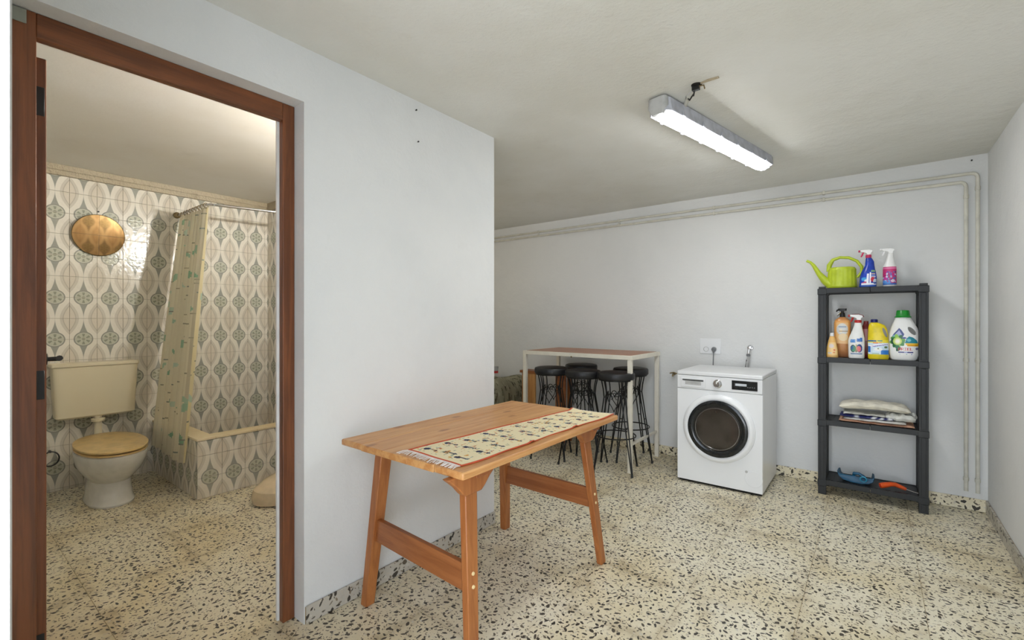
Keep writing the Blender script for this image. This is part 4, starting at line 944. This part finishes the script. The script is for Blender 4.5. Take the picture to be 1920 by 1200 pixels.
# navy and white patterned bag
o = soft('folded_bag', 'navy and white patterned bag pressed flat in the textile pile', -0.19, 0.10, 3.938, 4.12, z+0.035, 0.018, M['patterned'], 'bag', seed=4, yaw=-0.02)
me = o.data; at = me.color_attributes.new('print', 'FLOAT_COLOR', 'POINT')
for v_ in me.vertices:
    u = v_.co.x; c = (36, 42, 104)
    if -0.075 < u < -0.03 and int((u+0.075)/0.009) % 2: c = (210, 214, 226)
    if 0.0 < u and int((u-v_.co.z*0.8)/0.021) % 2: c = (232, 234, 240)
    at.data[v_.index].color = lin(c)
soft('plastic_bag', 'crumpled translucent white plastic bag at the right end of the pile', 0.06, 0.218, 3.955, 4.10, z+0.0365, 0.045, M['plastic'], 'bag', seed=8, crumple=0.012, yaw=-0.1)
soft('paper_sheet', 'thin pale grey folded sheet under the cream cushion cover', -0.17, 0.055, 3.94, 4.12, z+0.0565, 0.012, M['plastic'], seed=5, crumple=0.004)
soft('cushion_cover', 'thick cream folded cushion cover lying on top of the textile pile', -0.195, 0.185, 3.945, 4.12, z+0.083, 0.046, M['linen'], seed=6, arch=0.016, crumple=0.006)

# ------------------------------------------------------------------ bottom tier: dustpan and paint roller handle
z = ZS[3]
dp_ = thing('dustpan', 'blue plastic dustpan with lighter hanging loop on the bottom tier', 'dustpan', (-0.10, 4.03, z))
R = []
for (yy, zz) in ((-0.055, 0.005), (-0.050, 0.0015), (0.0, 0.0015), (0.055, 0.003), (0.062, 0.055), (0.058, 0.057), (0.050, 0.012), (0.0, 0.007), (-0.048, 0.007)):
    ring = []
pan = MB()
prof_o = [(-0.105, 0.062), (-0.098, 0.035), (-0.075, 0.014), (-0.03, 0.002), (0.03, 0.0005), (0.07, 0.010), (0.092, 0.026), (0.098, 0.058)]
outer = [[(-0.10+x_*s_, 4.03+y_, z+zz*q+0.0005) for (x_, zz) in prof_o] for (y_, s_, q) in ((-0.048, 0.90, 0.80), (-0.050, 0.97, 0.95), (-0.045, 1.0, 1.0), (0.0, 1.0, 1.0), (0.045, 0.97, 1.0), (0.060, 0.90, 1.0))]
k = 0
for r_ in outer: pan.v += r_
n = len(prof_o)
for i in range(len(outer)-1):
    for j in range(n-1): pan.f.append((i*n+j, i*n+j+1, (i+1)*n+j+1, (i+1)*n+j))
pan.f.append(tuple(range(n)))
o = part('pan', pan, M['teal'], dp_); sd = o.modifiers.new('t', 'SOLIDIFY'); sd.thickness = 0.0025; sd.offset = 1
part('grip', MB().tube([(-0.115, 4.0, z+0.040), (-0.11, 3.985, z+0.066), (-0.085, 3.978, z+0.070), (-0.06, 3.976, z+0.055), (-0.05, 3.974, z+0.048)], [0.010, 0.011, 0.010, 0.011, 0.009], 10), M['teal'], dp_)
part('hanging_loop', MB().tube([(-0.060+0.017*math.cos(a), 3.968-0.006*math.sin(a), z+0.038+0.019*math.sin(a)) for a in [2*PI*i/20 for i in range(20)]], 0.0042, 8, close=True), M['teal2'], dp_)
rh = thing('paint_roller_handle', 'bent orange roller handle with steel rod lying on bottom tier', 'tool', (0.09, 3.98, z))
part('grip', MB().tube([(0.030, 3.955, z+0.020), (0.045, 3.962, z+0.024), (0.085, 3.985, z+0.033), (0.11, 3.995, z+0.033), (0.150, 3.997, z+0.018), (0.165, 3.995, z+0.014)], [0.017, 0.0185, 0.015, 0.014, 0.012, 0.008], 16), M['orangep'], rh)
part('grip_end', MB().lathe([(0.0001, -0.002), (0.010, -0.002), (0.012, 0.002)], (0.029, 3.953, z+0.020), 16, 'X'), M['red'], rh)
part('rod', MB().tube([(0.16, 3.995, z+0.014), (0.215, 3.975, z+0.008), (0.238, 3.968, z+0.006)], 0.0035, 8), M['chrome'], rh)

# ------------------------------------------------------------------ bar table
bx0, bx1, by0, by1, bz = -2.605, -1.52, 3.50, 4.115, 0.94
bt = thing('bar_table', 'tall bar table with white metal frame and brown top at back wall', 'table', ((bx0+bx1)/2, (by0+by1)/2, 0))
part('table_top', MB().box(bx0+0.026, bx1-0.026, by0+0.026, by1-0.026, bz-0.012, bz+0.001), M['brownlam'], bt, 0.001)
part('top_frame', MB().box(bx0, bx1, by0, by0+0.025, bz-0.034, bz).box(bx0, bx1, by1-0.025, by1, bz-0.034, bz).box(bx0, bx0+0.025, by0+0.025, by1-0.025, bz-0.034, bz).box(bx1-0.025, bx1, by0+0.025, by1-0.025, bz-0.034, bz), M['cream'], bt, 0.0015)
for x_ in (bx0+0.017, bx1-0.017-0.008):
    for y_ in (by0+0.017, by1-0.017):
        lg = part('leg', MB().box(x_-0.0165, x_+0.0165, y_-0.0165, y_+0.0165, 0.0, bz-0.035), M['cream'], bt, 0.0015)
        part('foot_cap', MB().box(x_-0.018, x_+0.018, y_-0.018, y_+0.018, 0.0, 0.010), M['cream'], lg, 0.001)
for x_ in (bx0+0.017, bx1-0.025):
    part('side_rail', MB().box(x_-0.009, x_+0.009, by0+0.034, by1-0.034, 0.215, 0.235), M['cream'], bt, 0.001)
part('bracket_bolt', MB().lathe([(0.0001, -0.004), (0.007, -0.004), (0.007, 0)], (-2.08, by0+0.002, bz-0.034), 8, 'Y'), M['brass'], bt)
# ------------------------------------------------------------------ stools
def make_stool(label):
    r = thing('bar_stool', label, 'stool', (0, 0, 0), 'black stools under the bar table')
    link('seat', MB().lathe([(0.0001, 0.742), (0.135, 0.742), (0.148, 0.746), (0.153, 0.756), (0.153, 0.786), (0.148, 0.796), (0.13, 0.801), (0.0001, 0.802)], n=40), M['leather'], r)
    link('seat_plate', MB().lathe([(0.10, 0.735), (0.14, 0.735), (0.14, 0.742), (0.10, 0.742)], n=28), M['iron'], r)
    for k in range(4):
        a = PI/4+k*PI/2; rd = Vector((math.cos(a), math.sin(a), 0)); td = Vector((-math.sin(a), math.cos(a), 0))
        mb = MB()
        for s_ in (-1, 1):
            mb.tube([rd*0.125+td*0.020*s_+Vector((0, 0, 0.738)), rd*0.108+td*0.019*s_+Vector((0, 0, 0.66)), rd*0.102+td*0.018*s_+Vector((0, 0, 0.60)),
                     rd*0.128+td*0.016*s_+Vector((0, 0, 0.46)), rd*0.170+td*0.011*s_+Vector((0, 0, 0.24)), rd*0.213+td*0.003*s_+Vector((0, 0, 0.012))], 0.0052, 6)
        mb.tube([rd*0.102-td*0.018+Vector((0, 0, 0.60)), rd*0.102+td*0.018+Vector((0, 0, 0.60))], 0.004, 6)
        mb.tube([rd*0.146-td*0.014+Vector((0, 0, 0.37)), rd*0.146+td*0.014+Vector((0, 0, 0.37))], 0.004, 6)
        lg = link('leg', mb, M['iron'], r)
        link('foot_tip', MB().lathe([(0.010, 0), (0.010, 0.018), (0.007, 0.022)], (rd.x*0.213, rd.y*0.213, 0), 10), M['rubber'], lg)
        # heart scroll between this leg and the next
        a2 = a+PI/4; n_ = Vector((math.cos(a2), math.sin(a2), 0)); t_ = Vector((-math.sin(a2), math.cos(a2), 0))
        pts = []
        for i in range(28):
            t = 2*PI*i/28; hx = 16*math.sin(t)**3; hy = 13*math.cos(t)-5*math.cos(2*t)-2*math.cos(3*t)-math.cos(4*t)
            pts.append(n_*(0.076+0.0009*(0-hy)) + t_*(hx*0.0031) + Vector((0, 0, 0.575+hy*0.0052)))
        mb = MB().tube(pts, 0.0035, 6, close=True)
        for s_ in (-1, 1):
            mb.tube([n_*0.078+t_*(s_*(0.022+0.012*math.cos(q)))+Vector((0, 0, 0.60+0.014*math.sin(q))) for q in [i*0.5 for i in range(11)]], 0.0028, 5)
            mb.tube([n_*0.080+t_*(s_*0.068)+Vector((0, 0, 0.60)), n_*0.078+t_*(s_*0.050)+Vector((0, 0, 0.60))], 0.003, 5)
        link('heart_scroll', mb, M['iron'], r)
    for rr, zz in ((0.160, 0.285),):
        link('foot_ring', MB().tube([(rr*math.cos(2*PI*i/36), rr*math.sin(2*PI*i/36), zz) for i in range(36)], 0.0052, 6, close=True), M['iron'], r)
    return r
st0 = make_stool('black iron bar stool with heart scrolls nearest the front right table leg')
STS = [((-1.672, 3.522), 0.28, None), ((-1.965, 3.50), 0.0, 'middle one of the three front black bar stools with heart scrolls'),
       ((-2.303, 3.527), 0.35, 'front black bar stool nearest the bar table left legs and pine stand'),
       ((-1.709, 3.90), 0.62, 'rear black bar stool nearest the bar table right back leg'),
       ((-2.225, 3.93), 0.5, 'rear black bar stool behind the left pair, mostly its seat showing')]
for (p, a, lab) in STS:
    if lab is None: r = st0
    else:
        r = st0.copy(); COL.objects.link(r); r['label'] = lab
        for ch in list(st0.children):
            c = ch.copy(); COL.objects.link(c); c.parent = r
            for g in ch.children:
                d = g.copy(); COL.objects.link(d); d.parent = c
    r.location = (p[0], p[1], 0); r.rotation_euler = (0, 0, a)
# ------------------------------------------------------------------ pine stand behind the stools
pb = thing('pine_stand', 'low pine stand with board sides behind the stools at left', 'stand', (-2.68, 4.02, 0))
part('top', MB().box(-2.975, -2.405, 3.94, 4.085, 0.665, 0.692), M['pinex'], pb, 0.003)
for (a, b_) in ((-2.955, -2.872), (-2.869, -2.786)):
    part('side_board', MB().box(a, b_, 3.955, 3.975, 0.0, 0.664), M['pinel'], pb, 0.002)
for (a, b_) in ((-2.535, -2.48), (-2.477, -2.42)):
    part('side_board', MB().box(a, b_, 3.955, 3.975, 0.0, 0.664), M['pinex'], pb, 0.002)  # darker pine puts the shade on these right boards into their colour
part('stretcher', MB().box(-2.955, -2.42, 4.062, 4.080, 0.10, 0.16), M['pinex'], pb, 0.002)
for a in (-2.955, -2.46): part('back_leg', MB().box(a, a+0.04, 4.06, 4.083, 0.0, 0.664), M['pinez'], pb, 0.002)
# ------------------------------------------------------------------ covered bed in the alcove
bd = thing('covered_mattress', 'mattress under a grey-green patterned throw in the alcove corner', 'bed', (-3.6, 3.85, 0))
part('mattress_block', MB().box(-4.35, -3.10, 3.52, 4.175, 0.0, 0.50), M['grey'], bd, 0.04)
cv = Canvas(90, 60, (150, 146, 122)); r9 = random.Random(9)
for q in range(420):
    u_, v_ = r9.random(), r9.random(); cv.ell(u_, v_, r9.uniform(.006, .02), r9.uniform(.01, .035), r9.choice([(96, 90, 68), (150, 146, 122), (168, 162, 138), (84, 78, 60), (112, 110, 88)]), r9.choice([.7, -.7]))
def bpos(u, v):
    # profile across x at right end: over the top then down the end
    L = u*1.75
    zt = 0.58+0.022*math.sin(v*9+u*6)+0.015*math.sin(u*21)
    if L < 1.18: x_ = -4.35+L; z_ = zt
    else:
        t = (L-1.18)/0.57; x_ = -3.17 + 0.13*math.sin(min(1, t*2)*PI/2)+0.012*math.sin(v*40)*t; z_ = zt - 0.13*(1-math.cos(min(1, t*2)*PI/2)) - max(0, t-0.5)*0.84
    y_ = 3.49+0.695*v + 0.0
    return (x_-bd.location.x, y_-bd.location.y, max(z_, 0.02))
me = canvas_mesh('throw', cv, bpos, M['blanket']); o = link('throw', me, None, bd); s_ = o.modifiers.new('t', 'SOLIDIFY'); s_.thickness = 0.008
cup = thing('tumbler', 'small clear and red tumbler standing on the patterned throw', 'cup', (-3.425, 4.07, 0.615))
part('cup_base', MB().lathe([(0.0001, 0), (0.034, 0), (0.035, 0.025), (0.0001, 0.026)], (-3.425, 4.07, 0.615), 20), M['red'], cup)
part('cup_wall', MB().lathe([(0.034, 0.026), (0.040, 0.075), (0.037, 0.075), (0.031, 0.028)], (-3.425, 4.07, 0.615), 20), M['lgrey'], cup)

# ------------------------------------------------------------------ bathroom: tub
TX, TY, TH = -3.64, 1.173, 0.414
tu = thing('bathtub', 'built-in bath with ogee-tiled sides and beige marble ledge', 'bathtub', ((XB+TX)/2, (TY+2.07)/2, 0))
lw = 0.112
part('masonry', MB().box(XB+0.012, TX-0.0065, TY+0.0065, TY+lw-0.004, 0, TH-0.03).box(TX-lw+0.004, TX-0.0065, TY+lw-0.004, 2.07, 0, TH-0.03), M['grout'], tu)
part('basin', MB().box(XB+0.012, TX-lw+0.002, TY+lw-0.002, 2.07, 0.0, 0.10), M['tubin'], tu, 0.004)
part('ledge', MB().box(XB+0.012, TX+0.004, TY-0.004, TY+lw, TH-0.016, TH), M['marble'], tu, 0.003)
part('ledge', MB().box(TX-lw, TX+0.004, TY+lw+0.001, 1.56, TH-0.016, TH), M['marble'], tu, 0.003)
part('ledge', MB().box(TX-lw, TX+0.004, 1.562, 2.07, TH-0.016, TH-0.001), M['marble'], tu, 0.003)
def tub_tiles(axis, fixed, a0, a1, aoff):
    for (lo, hi) in cells(a0, a1, PT, aoff):
        for (zl, zh) in cells(0.0, TH-0.018, PV, 0.294):
            k = math.floor(((zl+zh)/2-0.294)/PV); kb = 0.294+k*PV; ka = math.floor(((lo+hi)/2-aoff)/PT); ab = aoff+ka*PT
            va, vb = (zl-kb)/PV, (zh-kb)/PV
            if k % 2: va, vb = 1-va, 1-vb
            me = wtile_mesh(hi-lo, zh-zl, (lo-ab)/PT, (hi-ab)/PT, va, vb); o = link('wall_tile', me, None, tu)
            if axis == 'Y': o.location = (fixed-0.006-tu.location.x, lo-tu.location.y, zl); o.rotation_euler = (0, 0, PI/2)
            else: o.location = (lo-tu.location.x, fixed+0.006-tu.location.y, zl)
tub_tiles('Y', TX, TY, 2.07, TY)
tub_tiles('X', TY, XB+0.012, TX, TX-PT*0.62)
# ---- curtain rod
rd = thing('curtain_rod', 'bent chrome shower curtain rod above the bath corner', 'rod', (-4.0, 1.345, 2.1))
part('rod_tube', MB().tube(bendpts([(-4.61, 1.338, 2.105), (-3.955, 1.345, 2.100), (-3.80, 2.075, 2.115)], 0.05), 0.0095, 12), M['chrome'], rd)
part('wall_flange', MB().lathe([(0.0001, 0), (0.026, 0), (0.026, 0.010), (0.014, 0.022), (0.0001, 0.022)], (-4.62, 1.338, 2.105), 20, 'X'), M['brass'], rd)
part('wall_flange', MB().lathe([(0.0001, -0.012), (0.02, -0.012), (0.022, 0.0)], (-3.80, 2.074, 2.115), 20, 'Y'), M['brass'], rd)
# ---- shower curtain
cu = thing('shower_curtain', 'cream shower curtain with green leaf print bunched at the wall', 'curtain', (-4.25, 1.3, 2.08))
cv = Canvas(110, 190, (240, 234, 212)); r4 = random.Random(12)
for k in range(26): 
    u_ = r4.random(); cv.rect(u_, u_+r4.uniform(.006, .03), 0, 1, r4.choice([(234, 228, 206), (238, 226, 186), (216, 208, 186)]))
for q in range(48): cv.ell(r4.random(), r4.random(), r4.uniform(.02, .06), r4.uniform(.006, .018), r4.choice([(168, 204, 178), (184, 212, 188), (200, 220, 202), (150, 192, 162)]), r4.uniform(-.6, .6))
for q in range(90):
    u_, v_ = r4.random(), r4.random(); cv.rect(u_, u_+r4.uniform(.02, .06), v_, v_+.0055, r4.choice([(168, 166, 146), (190, 184, 160), (150, 158, 148)]))
def cpos(u, v):
    ZT, ZB = 2.085, 0.27-0.03*u
    xt = -4.585+0.625*u; xb = -4.43+0.69*u
    e = v**0.9
    x_ = xt+(xb-xt)*e; y_ = 1.345 + (1.118-1.345)*v; z_ = ZT+(ZB-ZT)*v - (0.018*abs(math.sin(u*PI*9)) if v < .001 else 0)
    am = 0.014+0.008*math.sin(PI*v)
    y_ += am*math.sin(u*2*PI*8.5+0.6*math.sin(v*3)) + 0.006*math.sin(u*2*PI*3+v*2)
    x_ += 0.010*math.cos(u*2*PI*8.5)
    if z_ < 0.44: y_ = min(y_, TY-0.012)
    return (x_-cu.location.x, y_-cu.location.y, z_-cu.location.z)
link('curtain_sheet', canvas_mesh('curtain_sheet', cv, cpos, M['curtain']), None, cu)
for k in range(10):
    x_ = -4.55+k*0.062; part('curtain_ring', MB().tube([(x_, 1.342+0.016*math.cos(a), 2.096+0.018*math.sin(a)) for a in [2*PI*i/14 for i in range(14)]], 0.0028, 5, close=True), M['brass'], cu)
# ---- toilet
CY = 0.810
to = thing('toilet', 'white pedestal toilet with tan lid below the cistern', 'toilet', (-4.15, CY, 0))
part('pedestal', MB().loft([(-4.16, CY, 0.0, 0.235, 0.124, 2.4), (-4.16, CY, 0.012, 0.238, 0.127, 2.4), (-4.165, CY, 0.04, 0.228, 0.118, 2.3), (-4.17, CY, 0.10, 0.222, 0.112, 2.3), (-4.17, CY, 0.155, 0.220, 0.111, 2.3), (-4.155, CY, 0.180, 0.240, 0.126, 2.3),
      (-4.135, CY, 0.215, 0.266, 0.150, 2.2), (-4.118, CY, 0.26, 0.289, 0.171, 2.2), (-4.107, CY, 0.31, 0.303, 0.183, 2.2), (-4.102, CY, 0.34, 0.306, 0.186, 2.2), (-4.10, CY, 0.352, 0.305, 0.184, 2.2), (-4.10, CY, 0.358, 0.296, 0.176, 2.2)], 48), M['porcelain'], to)
def lidloft(z0, z1, rx, ry, tilt):
    mb = MB().loft([(-4.10, CY, z0, rx*0.97, ry*0.97, 2.2), (-4.10, CY, z0+0.003, rx, ry, 2.2), (-4.10, CY, z1-0.004, rx, ry, 2.2), (-4.10, CY, z1, rx*0.95, ry*0.94, 2.2), (-4.10, CY, z1+0.003, rx*0.6, ry*0.6, 2.2)], 48)
    mb.v = [(x_, y_, z_ - (x_+4.40)*tilt) for x_, y_, z_ in mb.v]; return mb
part('seat_ring', lidloft(0.374, 0.389, 0.305, 0.186, 0.03), M['seat'], to)
part('lid', lidloft(0.397, 0.414, 0.307, 0.188, 0.035), M['seat'], to)
part('hinge_bar', MB().tube([(-4.385, CY-0.09, 0.372), (-4.385, CY+0.09, 0.372)], 0.012, 10), M['seat'], to)
ci = thing('cistern', 'beige wall-hung plastic cistern above the toilet', 'cistern', (-4.55, CY, 0.72))
part('tank', MB().loft([(-4.555, CY, 0.522, 0.058, 0.205, 8), (-4.55, CY, 0.535, 0.066, 0.222, 8), (-4.55, CY, 0.89, 0.070, 0.240, 8)], 40), M['cistern'], ci)
part('tank_lid', MB().box(XB+0.009, -4.474, CY-0.246, CY+0.243, 0.891, 0.920), M['cistern'], ci, 0.008)
part('flush_pipe', MB().tube([(-4.50, CY+0.005, 0.523), (-4.50, CY+0.005, 0.37), (-4.47, CY+0.005, 0.33), (-4.41, CY, 0.32)], 0.022, 14), M['cistern'], ci)
part('pipe_nut', MB().lathe([(0.024, 0), (0.038, 0.002), (0.040, 0.022), (0.026, 0.026)], (-4.50, CY+0.005, 0.484), 20), M['cistern'], ci)
# ---- bidet
bi = thing('bidet', 'rounded cream ceramic fixture half hidden by the right door jamb', 'bidet', (-3.19, 1.68, 0))
part('ceramic_body', MB().loft([(-3.22, 1.66, 0.0, 0.155, 0.27, 2.2), (-3.22, 1.66, 0.012, 0.180, 0.300, 2.2), (-3.21, 1.67, 0.05, 0.192, 0.318, 2.2), (-3.20, 1.68, 0.10, 0.190, 0.318, 2.2), (-3.19, 1.72, 0.145, 0.170, 0.300, 2.2), (-3.17, 1.77, 0.185, 0.15, 0.27, 2.2), (-3.15, 1.82, 0.235, 0.13, 0.235, 2.2), (-3.14, 1.84, 0.30, 0.125, 0.215, 2.2), (-3.14, 1.84, 0.37, 0.130, 0.22, 2.2), (-3.14, 1.84, 0.385, 0.12, 0.21, 2.2)], 40), M['bidet'], bi)
part('bidet_tap', MB().tube([(-3.170, 1.920, 0.38), (-3.170, 1.920, 0.43), (-3.170, 1.870, 0.44)], 0.012, 10), M['chrome'], bi)
# ---- mirror
mi = thing('round_mirror', 'round amber mirror hanging on the tiled wall above cistern', 'mirror', (XB+0.03, 0.838, 1.865))
mi.rotation_euler = (0, math.radians(4), 0)
link('mirror_glass', MB().lathe([(0.0001, -0.003), (0.150, -0.003), (0.150, 0.004), (0.0001, 0.0042)], n=48, axis='X'), M['mirror'], mi)
link('mirror_rim', MB().tube([(0.001, 0.152*math.cos(a), 0.152*math.sin(a)) for a in [2*PI*i/48 for i in range(48)]], 0.003, 6, close=True), M['brass'], mi)
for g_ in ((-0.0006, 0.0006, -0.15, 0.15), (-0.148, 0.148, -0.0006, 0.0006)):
    link('reflected_joint', MB().box(0.0042, 0.0048, *g_), M['dark'], mi)  # dark strips stand in for tile joints reflected in the mirror
link('backing', MB().lathe([(0.0001, -0.010), (0.13, -0.010), (0.14, -0.003), (0.0001, -0.003)], n=32, axis='X'), M['grey'], mi)
# ---- warm wall lamp on the bathroom side of the partition
bl = thing('wall_lamp', 'warm wall lamp on the bathroom side of the partition', 'lamp', (XPB-0.01, 1.80, 2.06))
part('lamp_base', MB().lathe([(0.0001, 0.0), (0.035, 0.0), (0.035, -0.02), (0.015, -0.03)], (XPB-0.010, 1.80, 2.06), 20, 'X'), M['chrome'], bl)
part('bulb', MB().lathe([(0.0001, -0.10), (0.018, -0.096), (0.032, -0.08), (0.034, -0.062), (0.026, -0.042), (0.014, -0.03)], (XPB-0.010, 1.80, 2.06), 20, 'X'), M['bulb'], bl)
part('added_bowl', MB().lathe([(0.020, -0.062), (0.045, -0.055), (0.066, -0.040), (0.074, -0.024), (0.072, -0.024), (0.064, -0.038), (0.044, -0.052), (0.020, -0.059)], (XPB-0.080, 1.80, 2.06), 28), M['chrome'], bl)  # unseen bowl, added to keep the bulb's light off the floor
# ---- small wall bits
pr = thing('paper_holder', 'small dark ring on tiles beside the toilet at door edge', 'holder', (XB+0.03, 0.575, 0.25))
part('ring', MB().tube([(XB+0.045, 0.575+0.045*math.cos(a), 0.247+0.05*math.sin(a)) for a in [2*PI*i/24 for i in range(24)]], 0.005, 6, close=True), M['dark'], pr)
part('ring_mount', MB().tube([(XB+0.0085, 0.575, 0.297), (XB+0.046, 0.575, 0.297)], 0.008, 8), M['dark'], pr)
def nail(x, y, z, nrm, lab, r=0.004):
    ax = 'X' if abs(nrm[0]) else 'Y'; s_ = nrm[0] or nrm[1]
    single('nail', MB().lathe([(0.0001, -0.001*s_), (r*0.5, -0.001*s_), (r*0.5, 0.006*s_), (r, 0.006*s_), (r, 0.009*s_), (0.0001, 0.0095*s_)], (x, y, z), 10, ax), M['dark'], lab, 'nail', (x, y, z))
nail(XB+0.0085, 0.838, 2.045, (1, 0), 'dark nail in the tiles just above the round mirror', 0.006)
nail(XP, 1.541, 2.287, (1, 0), 'upper of two small nails high on the white partition')
nail(XP, 1.554, 2.132, (1, 0), 'lower of two small nails high on the white partition')
nail(0.495, YW, 2.262, (0, -1), 'small nail at the top right corner of back wall above pipes', 0.005)

# added unseen bulb that brightens and warms the alcove ceiling
pl_ = thing('added_fill_bulb', 'added warm fill bulb, unseen in the alcove behind the partition', 'lamp', (-3.55, 2.75, 2.05))
part('cord', MB().tube([(-3.55, 2.75, 2.12), (-3.55, 2.75, cz(-3.55, 2.75)+0.01)], 0.003, 8), M['dark'], pl_)
part('bulb', MB().lathe([(0.0001, -0.06), (0.02, -0.055), (0.032, -0.035), (0.032, -0.02), (0.02, 0.02), (0.013, 0.035), (0.0001, 0.036)], (-3.55, 2.75, 2.05), 20), emis('alcove_fill_glow', (1.0, 0.90, 0.74), 150.0), pl_)
part('bulb_holder', MB().lathe([(0.0001, 0.0), (0.014, 0.0), (0.016, 0.03), (0.006, 0.045), (0.0001, 0.046)], (-3.55, 2.75, 2.08), 16), M['dark'], pl_)
